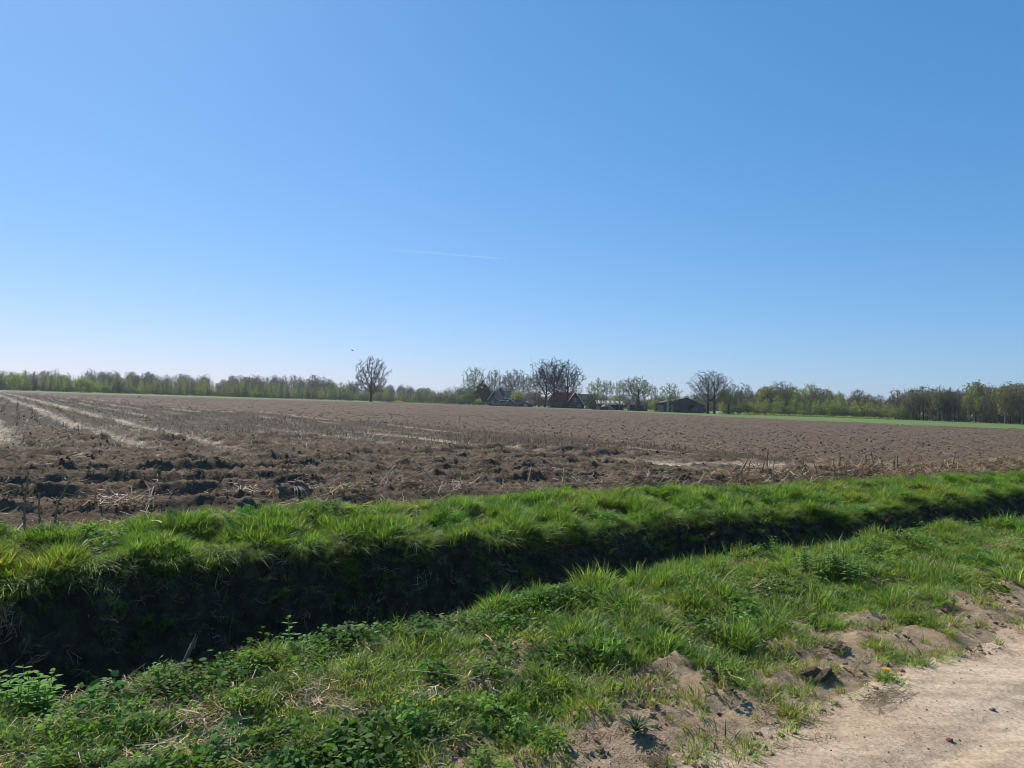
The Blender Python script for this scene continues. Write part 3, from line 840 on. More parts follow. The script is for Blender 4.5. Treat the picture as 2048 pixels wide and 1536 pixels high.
def stub_mesh(name, rng):
    """cut maize stalk: slightly flared, jointed, with a slanting cut and a torn husk leaf"""
    ks = 6; rings = []
    lean = rng.normal(0, .10, 2); H = rng.uniform(.8, 1.1)
    for t, r in ((-.12, .055), (.05, .05), (.28, .040), (.31, .048), (.35, .040), (.66, .036), (.69, .043), (.73, .036), (1, .033)):
        c = np.array([lean[0] * t * t, lean[1] * t * t, t * H])
        a = np.arange(ks) * 2 * np.pi / ks
        ring = c + np.stack([r * np.cos(a), r * np.sin(a), (np.cos(a) * .05 if t == 1 else 0 * a)], 1)
        rings.append(ring)
    v = np.concatenate(rings); q = []
    for i in range(len(rings) - 1):
        for k in range(ks): q.append((i * ks + k, i * ks + (k + 1) % ks, (i + 1) * ks + (k + 1) % ks, (i + 1) * ks + k))
    tip = len(v); v = np.vstack([v, rings[-1].mean(0)])
    t = [((len(rings) - 1) * ks + k, (len(rings) - 1) * ks + (k + 1) % ks, tip) for k in range(ks)]
    for j in range(2):                                     # husk ribbons
        a = rng.uniform(0, 6.28); d = np.array([math.cos(a), math.sin(a), 0]); sd = np.array([-d[1], d[0], 0]) * .05
        z0 = .31 + .38 * j; b = len(v)
        pts = [d * .04 + [0, 0, z0 * H], d * .17 + [0, 0, (z0 + .12) * H], d * .32 + [0, 0, (z0 - .08) * H]]
        vv = []
        for p_, w_ in zip(pts, (1, .8, .15)): vv += [p_ - sd * w_, p_ + sd * w_]
        v = np.vstack([v, vv]); q += [(b, b + 1, b + 3, b + 2), (b + 2, b + 3, b + 5, b + 4)]
    me = mesh_np(name, v, quads=np.array(q), tris=np.array(t), mats=[M_STALK], smooth=False)
    shade_attr(me, np.array([[1., 1, 1]]), len(v))
    return me
STUB_ME = [stub_mesh('maize_stub', rg) for _ in range(5)]
STUB = [proto('maize_stub', m) for m in STUB_ME]
rows = np.arange(-30, 24, .75)
ss, nn = [], []
for r0 in rows:
    d = np.arange(10.8, 150, .17)
    ss.append(r0 + rg.normal(0, .04, len(d))); nn.append(d + rg.normal(0, .05, len(d)))
ss, nn = np.concatenate(ss), np.concatenate(nn)
p = (1 - m_till(ss, nn)) * (1 - .995 * m_head(ss, nn)) * (1 - .9 * sstep(.2, .6, m_sand(ss, nn))) * (nn > NE(ss) + .4) * .62 * sstep(-.5, .2, fbm(ss * .3, nn * .3, 2, 110))
p *= np.interp(nn, [10, 40, 70, 150], [1, 1, .6, .35])
m = rg.random(len(ss)) < p
ss, nn = ss[m], nn[m]
X, Y = sn2xy(ss, nn)
vis = (np.abs(X / Y) < .72)
order = np.argsort(np.where(vis, np.hypot(X, Y), 1e9))
near, rest = order[:220], order[220:]
tint = np.array([1.15, 1.0, .85])
st = Mix(); st.add(xyz(ss[rest], nn[rest]), STUB, rg, (.10, .22), .35, tint, .3)
for s, n in PALE_ROWS:
    P = xyz(s, n); st.add(P, STUB, rg, (.10, .24), .6, (2.4, 2.7, 3.3), .2)  # extra pale stubs, their white sun glint put into the tint
st.done('maize_stubble', 'short brown maize stubble standing in rows across the field', 'stubble')
# ------------------------------------------------------------------ trees
def bark_mat(name, col):
    m, nt, out = new_mat(name); h = NT(nt); co = h.coord()
    n2 = h.noise(h.mapping(co, (1, 1, .35)), 5, 5, .6)
    c = h.ramp(n2, [(.3, tuple(v * .7 for v in col)), (.7, tuple(v * 1.3 for v in col))])
    h.out(h.principled(c, .95, .1, h.bump(n2, .5, .03)))
    return m
M_BARK = bark_mat('bark_dark', (.048, .041, .035))
M_BARK2 = bark_mat('bark_grey', (.19, .17, .135))
M_TWIG = bark_mat('twig_brown', (.155, .128, .098))
M_LEAF_Y = leaf_mat('young_leaf_yellow', (.29, .33, .10), .45, .6, .2, inst=False)
M_LEAF_G = leaf_mat('young_leaf_green', (.17, .235, .075), .4, .6, .2, inst=False)
M_LEAF_D = leaf_mat('leaf_dark', (.045, .075, .026), .3, .6, .2, inst=False)
M_LEAF_B = leaf_mat('bud_brown', (.19, .165, .085), .35, .7, .15, inst=False)

def grow_tree(rng, H, trunk, crown, n_att, step, infl, kill, forks=1, lean=(0, 0), droop=0.0, iters=90):
    """space colonisation: limbs that fork towards a cloud of points filling the crown"""
    A = crown(rng, n_att)
    P = [np.array([0., 0, 0])]; par = [-1]
    zt = 0.0
    while zt < trunk:
        zt += step; f = zt / max(trunk, .1)
        P.append(np.array([lean[0] * f * f + .05 * rng.normal() * step, lean[1] * f * f + .05 * rng.normal() * step, zt])); par.append(len(P) - 2)
    P = np.array(P)
    D = np.full(len(A), 1e9); Nn = np.zeros(len(A), int)
    def upd(i0):
        d = np.linalg.norm(A[:, None] - P[None, i0:], axis=2); j = d.argmin(1); dm = d[np.arange(len(A)), j]
        m = dm < D; D[m] = dm[m]; Nn[m] = j[m] + i0
    upd(max(0, len(P) - 3))
    for it in range(iters):
        act = D < (infl if it > 8 else 1e8)
        if not act.any(): break
        idx = Nn[act]; v = unit(A[act] - P[idx])
        S = np.zeros((len(P), 3)); np.add.at(S, idx, v)
        js = np.unique(idx)
        d = unit(S[js] + rng.normal(0, .22, (len(js), 3)) + np.array([0, 0, -droop]))
        new = P[js] + d * step
        i0 = len(P); P = np.vstack([P, new]); par += list(js)
        upd(i0)
        keep = D > kill
        A, D, Nn = A[keep], D[keep], Nn[keep]
        if len(A) == 0: break
    return P, np.array(par)

def tree_mesh(name, P, par, rng, r_tip, expo, bark, twig, tw_n=3, tw_len=.7, tw_r=.02, thick=.09, leaves=None, r_max=None, taper=1.0):
    """trunk mesh (thick limbs) and crown mesh (thin limbs, twigs, leaves)"""
    n = len(P); rad = np.zeros(n)
    kids = np.bincount(par[1:], minlength=n)
    for i in range(n - 1, 0, -1):
        if kids[i] == 0: rad[i] = r_tip ** expo
        rad[par[i]] += rad[i]
    rad = rad ** (1 / expo)
    if r_max: rad *= np.where(rad > r_max * .3, 1, 1); rad = np.minimum(rad, 1e3) * min(1.0, r_max / rad[0]) if rad[0] > r_max else rad
    rad = np.maximum(rad, r_tip)
    # root flare
    rad = rad * (1 + .35 * np.exp(-np.maximum(P[:, 2], 0) / .7))
    child = np.arange(1, n); a, b = P[par[1:]], P[1:]; ra, rb = rad[par[1:]], rad[1:]
    ra = np.minimum(ra, rb * 1.35)
    def frusta(a, b, ra, rb, k):
        d = unit(b - a); ref = np.where(np.abs(d[:, 2:3]) > .9, np.array([[1., 0, 0]]), np.array([[0, 0, 1.]]))
        u = unit(np.cross(d, ref)); w = np.cross(d, u)
        ang = np.arange(k) * 2 * np.pi / k
        o = u[:, None] * np.cos(ang)[None, :, None] + w[:, None] * np.sin(ang)[None, :, None]
        va = a[:, None] + o * ra[:, None, None]; vb = b[:, None] + o * rb[:, None, None]
        v = np.concatenate([va, vb], 1).reshape(-1, 3)
        base = (np.arange(len(a)) * 2 * k)[:, None]
        q = np.concatenate([base + np.array([[j, (j + 1) % k, k + (j + 1) % k, k + j]]) for j in range(k)])
        return v, q
    big = rb > thick
    if big.sum() < 3: big = np.arange(n - 1) < 3
    v1, q1 = frusta(a[big], b[big], ra[big], rb[big], 6)
    trunk = mesh_np(name + '_trunk', v1, quads=q1, mats=[bark])
    v2, q2 = frusta(a[~big], b[~big], ra[~big], rb[~big], 3)
    V, Q, T, MI = [v2], [q2], [], [np.zeros(len(q2), int)]
    off = len(v2)
    # twigs
    thin_ = np.where(rad < thick * .6)[0]; thin_ = thin_[thin_ > 0]
    if len(thin_) and tw_n:
        src = np.repeat(thin_, tw_n); bd = unit(P[src] - P[par[src]])
        t_ = rng.random(len(src))[:, None]
        st = P[par[src]] * (1 - t_) + P[src] * t_
        d = unit(bd + rng.normal(0, .6, (len(src), 3)) + np.array([0, 0, .12])); L = tw_len * rng.uniform(.4, 1.2, len(src))
        en = st + d * L[:, None]
        v3, q3 = frusta(st, en, np.full(len(src), tw_r), np.full(len(src), tw_r * .45), 3)
        V.append(v3); Q.append(q3 + off); off += len(v3); MI.append(np.zeros(len(q3), int))
        tips = np.concatenate([en, (st + en) / 2])
    else: tips = P[thin_]
    mats = [twig]
    if leaves:
        lm, nl, ls = leaves; mats.append(lm)
        pick = rng.integers(0, len(tips), nl); c = tips[pick] + rng.normal(0, ls * .9, (nl, 3))
        e1 = unit(rng.normal(0, 1, (nl, 3))); e2 = unit(np.cross(e1, rng.normal(0, 1, (nl, 3)))); s_ = ls * rng.uniform(.5, 1.2, nl)[:, None]
        vl = np.stack([c - e1 * s_, c + e2 * s_ * .6, c + e1 * s_, c - e2 * s_ * .6], 1).reshape(-1, 3)
        ql = (np.arange(nl) * 4)[:, None] + np.arange(4)[None] + off
        V.append(vl); Q.append(ql); MI.append(np.ones(nl, int)); off += len(vl)
    V = np.concatenate(V); Q = np.concatenate(Q)
    crown = mesh_np(name + '_crown', V, quads=Q, mats=mats, midx=np.concatenate(MI), smooth=False)
    sh = np.ones((len(V), 4))
    if leaves:
        g = rng.uniform(.6, 1.4, (nl, 1)) * np.ones((1, 3)); sh[len(V) - 4 * nl:, :3] = np.repeat(g, 4, 0)
    add_attr(crown, 'shade', sh, 'FLOAT_COLOR')
    return trunk, crown

def ellipsoid(cx, cz, rx, rz, cy=0, flat=1.0, shell=.0, ry=None, lobes=0, seed=0):
    def f(rng, n):
        out = []
        while len(out) < n:
            q = rng.uniform(-1, 1, (n * 2, 3)); r = np.linalg.norm(q, axis=1)
            lim = 1.0
            if lobes:
                az = np.arctan2(q[:, 1], q[:, 0]); lim = 1 - .32 * (.5 + .5 * np.sin(az * lobes + seed + 4 * q[:, 2])) - .14 * (.5 + .5 * np.sin(9 * q[:, 2] + seed * 2 + 3 * az))
            q = q[(r < lim) & (r > shell)]
            out += list(q)
        q = np.array(out[:n])
        # fuller below the middle, narrowing to the top
        return np.stack([cx + q[:, 0] * rx, cy + q[:, 1] * (ry or rx), cz + q[:, 2] * rz], 1)
    return f
def multi(*fs):
    def f(rng, n):
        w = np.array([x[0] for x in fs], float); w /= w.sum()
        return np.concatenate([fn(rng, max(4, int(n * k))) for k, (_, fn) in zip(w, fs)])
    return f

TREES = {}
def kind(name, P_par, rng, **kw):
    TREES[name] = tree_mesh(name, *P_par, rng, **kw)

rt = np.random.default_rng(77)
# heights in metres of the prototypes: scaled when placed
def oak(seed, H, W, trunk, **kw):
    r = np.random.default_rng(seed)
    W *= 1.16
    cr = multi((3, ellipsoid(0, trunk + (H - trunk) * .5, W / 2, (H - trunk) * .53, lobes=5, seed=seed)), (1.4, ellipsoid(0, trunk + (H - trunk) * .3, W / 2 * 1.0, (H - trunk) * .36, lobes=4, seed=seed + 1)))
    return grow_tree(r, H, trunk, cr, 1500, .5, 3.4, .72, **kw), r
(pp, r_) = oak(1, 18.2, 13.6, 3.2)
kind('lone_oak', pp, r_, r_tip=.03, expo=2.15, bark=M_BARK, twig=M_BARK, tw_n=5, tw_len=1.0, tw_r=.028, thick=.12, r_max=.8)
(pp, r_) = oak(2, 19.0, 14.5, 4.6, lean=(.6, 0))
kind('bare_oak_a', pp, r_, r_tip=.032, expo=2.2, bark=M_BARK, twig=M_BARK, tw_n=4, tw_len=1.1, tw_r=.025, thick=.12, r_max=.6)
(pp, r_) = oak(3, 18.5, 13.0, 5.2, lean=(-.5, .3))
kind('bare_oak_b', pp, r_, r_tip=.03, expo=2.2, bark=M_BARK, twig=M_BARK, tw_n=4, tw_len=1.1, tw_r=.025, thick=.12, r_max=.55)
(pp, r_) = oak(4, 14.0, 12.5, 3.4)
kind('bare_oak_c', pp, r_, r_tip=.03, expo=2.2, bark=M_BARK, twig=M_TWIG, tw_n=4, tw_len=.9, tw_r=.018, thick=.12, r_max=.45)
(pp, r_) = oak(5, 15.5, 9.5, 4.0, lean=(-.4, 0))
kind('budding_tree_a', pp, r_, r_tip=.026, expo=2.2, bark=M_BARK, twig=M_TWIG, tw_n=3, tw_len=.7, tw_r=.018, thick=.12, r_max=.4, leaves=(M_LEAF_G, 4200, .15))
(pp, r_) = oak(6, 10.0, 8.0, 3.0)
kind('budding_tree_b', pp, r_, r_tip=.026, expo=2.2, bark=M_BARK, twig=M_TWIG, tw_n=3, tw_len=.6, tw_r=.018, thick=.10, r_max=.32, leaves=(M_LEAF_G, 2600, .13))
(pp, r_) = oak(7, 14.0, 9.5, 3.4)
kind('bare_lime', pp, r_, r_tip=.022, expo=2.2, bark=M_BARK2, twig=M_BARK2, tw_n=5, tw_len=1.0, tw_r=.028, thick=.10, r_max=.32)
# slender grove tree
def slender(seed, H, W, trunk, n=420):
    r = np.random.default_rng(seed)
    return grow_tree(r, H, trunk, ellipsoid(0, trunk + (H - trunk) * .52, W / 2, (H - trunk) * .5, lobes=3, seed=seed), n, .5, 2.6, .7), r
(pp, r_) = slender(11, 12, 4.2, 5.0); kind('slender_a', pp, r_, r_tip=.024, expo=2.3, bark=M_BARK, twig=M_TWIG, tw_n=4, tw_len=.8, tw_r=.018, thick=.09, r_max=.22)
(pp, r_) = slender(12, 12, 5.2, 4.0); kind('slender_b', pp, r_, r_tip=.024, expo=2.3, bark=M_BARK2, twig=M_TWIG, tw_n=4, tw_len=.8, tw_r=.018, thick=.09, r_max=.2, leaves=(M_LEAF_B, 500, .18))
(pp, r_) = slender(13, 12, 4.6, 3.5); kind('slender_c', pp, r_, r_tip=.024, expo=2.3, bark=M_BARK2, twig=M_TWIG, tw_n=3, tw_len=.8, tw_r=.018, thick=.09, r_max=.2, leaves=(M_LEAF_G, 700, .2))
(pp, r_) = slender(14, 12, 7.0, 1.8, 520); kind('wood_a', pp, r_, r_tip=.026, expo=2.3, bark=M_BARK, twig=M_TWIG, tw_n=5, tw_len=1.0, tw_r=.022, thick=.09, r_max=.25)
(pp, r_) = slender(15, 12, 6.5, 1.5, 520); kind('wood_b', pp, r_, r_tip=.026, expo=2.3, bark=M_BARK2, twig=M_TWIG, tw_n=5, tw_len=1.0, tw_r=.022, thick=.09, r_max=.25, leaves=(M_LEAF_B, 1100, .24))
(pp, r_) = slender(16, 12, 6.0, 1.5, 450); kind('wood_c', pp, r_, r_tip=.026, expo=2.3, bark=M_BARK2, twig=M_TWIG, tw_n=4, tw_len=1.1, tw_r=.025, thick=.09, r_max=.24, leaves=(M_LEAF_Y, 1300, .24))
# young willow or poplar: whippy upright stems, leafing out above
def whip(seed, H, W, n, lv, lm, tw=4):
    r = np.random.default_rng(seed)
    def cone(rng, k):
        z = rng.uniform(0, 1, k); a = rng.uniform(0, 6.28, k); q = np.sqrt(rng.random(k)) * (W / 2) * np.clip(1.15 - z, .1, 1) * np.clip(z * 5 + .3, 0, 1)
        return np.stack([q * np.cos(a), q * np.sin(a), H * (.1 + .9 * z)], 1)
    pp = grow_tree(r, H, .5, cone, n, .42, 2.4, .6)
    kind('whip_%d' % seed, pp, r, r_tip=.02, expo=2.3, bark=M_BARK2, twig=M_TWIG, tw_n=tw, tw_len=1.1, tw_r=.017, thick=.06, r_max=.12, leaves=(lm, lv, .17))
whip(21, 8, 2.8, 240, 420, M_LEAF_Y); whip(22, 8, 2.6, 220, 340, M_LEAF_G); whip(23, 8, 3.2, 260, 160, M_LEAF_B, 6); whip(24, 8, 2.0, 180, 380, M_LEAF_Y); whip(25, 8, 3.0, 240, 900, M_LEAF_Y); whip(26, 8, 2.6, 220, 700, M_LEAF_Y)
# bushes
def bush(seed, H, W, lv, lm, n=260, ls=.16, tw=4):
    r = np.random.default_rng(seed)
    pp = grow_tree(r, H, .3, ellipsoid(0, H * .5, W / 2, H * .5, lobes=4, seed=seed), n, .35, 3.0, .5)
    kind('bush_%d' % seed, pp, r, r_tip=.018, expo=2.3, bark=M_BARK2, twig=M_TWIG, tw_n=tw, tw_len=.6, tw_r=.015, thick=.06, r_max=.14, leaves=(lm, lv, ls))
bush(31, 5, 5.5, 2200, M_LEAF_Y); bush(32, 4, 5, 2400, M_LEAF_G); bush(33, 6, 6, 300, M_LEAF_B, 420, tw=6); bush(34, 7, 5.5, 2600, M_LEAF_D, 300, .22); bush(35, 5, 6, 900, M_LEAF_D, 380, .15, 6)

_first = {}
def plant_tree(key, name, x, y, h, h0, label, cat='tree', group=None, wide=1.0, rz=None, z=-.06):
    """one tree: an Empty with trunk and crown; copies share their meshes"""
    tr, cr = TREES[key]
    e = empty(name, (x, y, z), RNG.uniform(0, 6.28) if rz is None else rz)
    k = h / h0; e.scale = (k * wide, k * wide, k)
    tag(e, label, cat, group)
    a = bpy.data.objects.new('trunk', tr); COL.objects.link(a); a.parent = e
    b = bpy.data.objects.new('crown', cr); COL.objects.link(b); b.parent = e
    return e

T = plant_tree
T('lone_oak', 'oak_tree', at(743, 288), 288, 18.2, 18.2, 'large bare oak standing alone at the far edge of the field', rz=1.9)
# ---- trees round the farm (photo column, distance)
FG = 'trees around the farm buildings'
T('budding_tree_a', 'budding_tree', at(948, 292), 292, 15.8, 15.5, 'tall tree in fresh green bud left of the dark house', group=FG, rz=2.0)
T('bush_34', 'weeping_tree', at(966, 288), 288, 9.6, 7, 'dense dark green tree beside the dark house, left side', group=FG)
T('bush_34', 'dark_shrub', at(981, 291), 291, 6.4, 7, 'dark green shrub pressed against the left end of the dark house', group=FG)
T('bare_lime', 'bare_tree', at(988, 312), 312, 15.6, 14, 'bare tree rising behind the dark house roof, nearest its chimney', group=FG, wide=.85)
T('bare_lime', 'bare_tree', at(1031, 308), 308, 15.8, 14, 'wide bare tree behind the dark house, right of its chimney', group=FG, wide=1.15)
T('bush_31', 'yellow_green_tree', at(1034, 280), 280, 6.6, 5, 'small yellow green tree in front of the right end of the dark house', group=FG, wide=.8)
T('bush_31', 'yellow_green_bush', at(958, 277), 277, 2.8, 5, 'low yellow green bush beside the hedge near the dark house', 'bush', group=FG)
T('bare_oak_a', 'bare_oak', at(1091, 282), 282, 18.6, 19, 'tall bare oak just left of the red roofed farmhouse', group=FG, wide=.95, rz=.4)
T('bare_oak_b', 'bare_oak', at(1108, 279), 279, 18.9, 18.5, 'tallest bare oak, standing in front of the red roof', group=FG, rz=2.2)
T('slender_a', 'slender_tree', at(1123, 281), 281, 15.0, 12, 'thin straight trunk between the two tall oaks by the red roof', group=FG, wide=.7)
T('bare_oak_b', 'bare_oak', at(1134, 277), 277, 18.2, 18.5, 'bare leaning oak at the right end of the red roof', group=FG, wide=1.0, rz=4.4)
T('slender_b', 'slender_tree', at(1058, 300), 300, 13.5, 12, 'slim bare tree below the thin mast', group=FG)
T('slender_a', 'slender_tree', at(1072, 303), 303, 13.5, 12, 'slim bare tree behind the low barn, right of the mast', group=FG)
T('bush_33', 'bare_shrub', at(1068, 276), 276, 6.0, 6, 'grey leafless shrub before the right end of the low barn', 'bush', group=FG)
T('bush_35', 'dark_shrub', at(1083, 277), 277, 4.2, 5, 'small dark shrub at the foot of the tall oaks', 'bush', group=FG)
T('bush_35', 'dark_shrub', at(1185, 262), 262, 5.6, 5, 'rounded dark shrub right of the white edged gable', 'bush', group=FG)
T('bush_35', 'dark_shrub', at(1148, 272), 272, 3.0, 5, 'small dark shrub in front of the white edged gable', 'bush', group=FG)
T('bush_33', 'bare_tree', at(893, 300), 300, 6.2, 6, 'low spreading bare tree at the left end of the hedge', group=FG, wide=1.1)
T('bush_33', 'bare_tree', at(925, 303), 303, 8.5, 6, 'twiggy bare tree between the hedge end and the budding tree', group=FG, wide=.8)
T('bush_32', 'green_shrub', at(921, 296), 296, 3.4, 4, 'green shrub behind the hedge, left of the budding tree', 'bush', group=FG)
# ---- grove and barn trees
GG = 'slender trees between the red roof and the big barn'
for px, Y, h, key, wd, lab in ((1196, 255, 11.2, 'slender_c', 1.1, 'green budding tree at the left end of the grove'), (1208, 252, 10.2, 'slender_c', .9, 'second tree from the left end of the grove'),
        (1221, 256, 10.8, 'slender_b', .9, 'third tree from the left end of the grove'), (1233, 258, 10.6, 'slender_a', .8, 'dark slim tree behind the striped shed roof'),
        (1247, 244, 11.2, 'slender_a', 1.1, 'dark bare tree at the right end of the striped shed'), (1257, 242, 11.6, 'slender_b', 1.0, 'bare tree beside the ivy clad tree, on its left'),
        (1290, 246, 10.6, 'slender_c', .9, 'budding tree beside the ivy clad tree, on its right'), (1303, 240, 9.6, 'slender_b', .7, 'thin pale tree left of the barn'),
        (1311, 238, 9.0, 'slender_b', .6, 'thinnest pale tree, close to the left end of the barn')):
    T(key, 'slender_tree', at(px, Y), Y, h, 12, lab, group=GG, wide=wd)
ivy = T('budding_tree_b', 'ivy_clad_tree', at(1277, 243), 243, 11.9, 10, 'tree with an ivy clad trunk and forked crown in the grove', group=GG, wide=.85)
def ivy_mesh():
    r = np.random.default_rng(3); n = 900
    z = r.uniform(.6, 6.0, n); a = r.uniform(0, 6.28, n); rr = (.45 + .35 * np.sin(z * 1.1)) * np.sqrt(r.uniform(.3, 1, n))
    P = np.stack([rr * np.cos(a), rr * np.sin(a), z], 1); D = unit(r.normal(0, 1, (n, 3))); Nn = unit(r.normal(0, 1, (n, 3)))
    v, t = leaf_fan(P, D, Nn, np.full(n, .26), np.full(n, .24), r)
    me = mesh_np('ivy', v, tris=t, mats=[M_LEAF_D], smooth=False); shade_attr(me, r.uniform(.7, 1.3, (n, 1)) * np.ones((1, 3)), 6)
    return me
link('ivy', ivy_mesh(), ivy)
T('budding_tree_b', 'budding_tree', at(1341, 232), 232, 9.4, 10, 'rounded tree with sparse new leaves in front of the big barn', group=FG, wide=.95)
T('bare_oak_c', 'bare_oak', at(1417, 224), 224, 13.6, 14, 'large bare oak right of the barn, the left one of the pair', group=FG, wide=1.05, rz=.3)
T('bare_oak_c', 'bare_oak', at(1430, 226), 226, 13.4, 14, 'large bare oak right of the barn, the right one of the pair', group=FG, wide=1.0, rz=3.6)
T('budding_tree_b', 'small_tree', at(1459, 222), 222, 7.8, 10, 'small round tree standing right of the oak pair', group=FG, wide=1.0, rz=2.5)

# ---- the young plantation along the left, front rows as single trees
def on_line(pts, k):
    a = np.array(pts, float); return np.interp(k, a[:, 0], a[:, 1])
LEFT = [(-260, 268), (0, 292), (450, 318), (700, 322), (900, 340)]
YG = 'young trees of the plantation along the far left edge'
rl = np.random.default_rng(91)
HL = [(-260, 7.2), (0, 7.0), (120, 6.7), (300, 6.2), (520, 6.5), (700, 6.0), (900, 5.7)]
pxs = np.linspace(-40, 905, 190) + rl.normal(0, 2.0, 190)
for i, px in enumerate(pxs):
    Y = on_line(LEFT, px) + rl.uniform(-1, 5); h = on_line(HL, px) * rl.uniform(.62, 1.16) * (1 + .12 * float(perlin(px / 37., 3.3)))
    key = ['whip_21', 'whip_22', 'whip_23', 'whip_24'][rl.choice(4, p=[.2, .3, .34, .16])]
    T(key, 'young_tree', at(px, Y), Y, h, 8, 'slim young tree in the plantation wood along the far left edge', group=YG, wide=rl.uniform(.75, 1.1), rz=rl.uniform(0, 6.28))
for px, Y, h, key, wd, lab in ((163, 283, 6.4, 'bush_31', 1.05, 'tall yellow green bush at the front of the left plantation'), (182, 285, 5.2, 'bush_31', .9, 'shorter yellow green bush beside the tall one in the left plantation'),
        (30, 286, 7.0, 'bush_31', .9, 'yellowish bush near the left end of the plantation'), (212, 284, 3.4, 'bush_32', 1.1, 'round green bush low in front of the left plantation'),
        (515, 300, 3.0, 'bush_32', 1.6, 'wide low bright green bush between plantation and field'), (546, 302, 2.4, 'bush_32', 1.3, 'lower green bush right of the wide bright one'),
        (595, 305, 2.6, 'bush_33', 1.6, 'low brown bush in front of the plantation, left of the lone oak'), (352, 288, 2.2, 'bush_32', 1.1, 'small green bush on the grass strip far left of the lone oak'),
        (790, 292, 2.0, 'bush_33', 1.2, 'small brown bush just right of the lone oak')):
    T(key, 'bush', at(px, Y), Y, h, {'bush_31': 5, 'bush_32': 4, 'bush_33': 6}[key], lab, 'bush', wide=wd)
T('slender_a', 'bare_tree', at(565, 303), 303, 7.0, 12, 'dark bare tree at the front of the plantation, far left of the lone oak', wide=1.3)
T('slender_b', 'bare_tree', at(683, 305), 305, 8.2, 12, 'pale bare tree at the front of the plantation, next left of the lone oak', wide=1.5)
T('slender_a', 'narrow_poplar', at(648, 352), 352, 12.3, 12, 'narrow pointed tree rising above the wood left of the lone oak', wide=.55)
# ---- right-hand wood: scrub and front trees singly
RIGHT = [(1440, 232), (1500, 242), (1640, 238), (1800, 226), (1900, 212), (2048, 196), (2300, 172)]
SG = 'pale green scrub willows along the right meadow edge'
pxs = np.linspace(1446, 1815, 74) + rl.normal(0, 2.2, 74)
for px in pxs:
    Y = on_line(RIGHT, px) + rl.uniform(-2, 3); h = rl.uniform(3.4, 6.2) * np.interp(px, [1440, 1600, 1740, 1820], [1.0, 1.12, 1.0, .8])
    T(['whip_25', 'whip_26', 'whip_25', 'whip_22'][rl.integers(4)], 'scrub_willow', at(px, Y), Y, h, 8, 'low pale green scrub willow along the edge of the right meadow', group=SG, wide=rl.uniform(1.1, 1.6), rz=rl.uniform(0, 6.28))
for px, Y, h, wd, lab in ((1555, 226, 2.1, 1.4, 'rounded green bush on the meadow edge, the left of two'), (1608, 226, 2.0, 1.5, 'rounded green bush on the meadow edge, the right of two')):
    T('bush_32', 'bush', at(px, Y), Y, h, 4, lab, 'bush', wide=wd)
RG = 'tall trees of the wood at the right'
pxs = np.linspace(1800, 2075, 62) + rl.normal(0, 2.0, 62)
for px in pxs:
    Y = on_line(RIGHT, px) + rl.uniform(1, 9); h = np.interp(px, [1800, 1850, 1960, 2048], [10.0, 10.8, 10.8, 10.8]) * rl.uniform(.68, 1.1)
    key = ['slender_a', 'slender_b', 'wood_a', 'wood_b', 'wood_c'][rl.choice(5, p=[.25, .2, .15, .25, .15])]
    T(key, 'woodland_tree', at(px, Y), Y, h, 12, 'tall slim tree at the front of the wood on the right', group=RG, wide=rl.uniform(.8, 1.15), rz=rl.uniform(0, 6.28))
T('wood_b', 'pale_olive_tree', at(2012, 190), 190, 10.4, 12, 'olive brown budding tree near the right edge of the view', wide=1.1)
T('wood_b', 'pale_olive_tree', at(2046, 188), 188, 9.8, 12, 'olive brown budding tree cut by the right edge of the view', wide=1.1)
for px, Y, h, wd, key, lab in ((1490, 262, 11.6, 1.25, 'wood_a', 'bare twiggy tree behind the scrub, right of the oak pair'), (1528, 250, 9.4, 1.2, 'wood_c', 'olive green tree behind the scrub, left of the wide bare tree'), (1563, 255, 12.2, 1.25, 'bare_lime', 'wide bare tree standing above the pale green scrub')):
    T(key, 'woodland_tree', at(px, Y), Y, h, 14 if key == 'bare_lime' else 12, lab, group=RG, wide=wd)

# ---- the depth of both woods: one mass each
def wood_mass(name, line, px0, px1, d0, d1, count, keys, hs, label, seed, wd=(.9, 1.3), hv=(.6, 1.12)):
    r = np.random.default_rng(seed); px = r.uniform(px0, px1, count); Y = on_line(line, px) + r.uniform(d0, d1, count)
    x = at(px, Y); P = np.stack([x, Y, np.full(count, -.06)], 1)
    protos = []
    for k in keys:
        for me in TREES[k]: protos.append(proto('woodland', me))
    idx = r.integers(0, len(keys), count); h0 = np.array([{'wh': 8}.get(k[:2], {'bus': 5}.get(k[:3], 12)) for k in keys])[idx]
    h = on_line(hs, px) * r.uniform(*hv, count) * (1 + .16 * perlin(px / 43., px * 0 + seed)) / h0; w = r.uniform(*wd, count)
    sc = np.stack([h * w, h * w, h], 1); rot = np.stack([0 * h, 0 * h, r.uniform(0, 6.28, count)], 1)
    P2 = np.concatenate([P, P]); rot2 = np.concatenate([rot, rot]); sc2 = np.concatenate([sc, sc]); id2 = np.concatenate([idx * 2, idx * 2 + 1])
    return scatter(name, P2, rot2, sc2, id2, np.ones((2 * count, 3)), protos, label, 'wood')
wood_mass('plantation_wood', LEFT, -800, 910, 1, 26, 1250, ['whip_21', 'whip_22', 'whip_23', 'whip_23', 'whip_22', 'whip_24'], [(a, b * 1.0) for a, b in HL], 'dense young wood behind the far left edge of the field', 201)
wood_mass('distant_wood', [(-300, 380), (300, 420), (900, 470), (1900, 420)], -900, 1600, 0, 60, 700, ['wood_a', 'wood_b', 'wood_a'], [(-300, 9.5), (0, 10), (200, 12), (320, 12.5), (500, 12.5), (560, 14.5), (660, 13), (800, 10.5), (900, 10.5), (1150, 10), (1300, 9), (1600, 12)], 'distant dark bare wood showing above the plantation and behind the farm', 202)
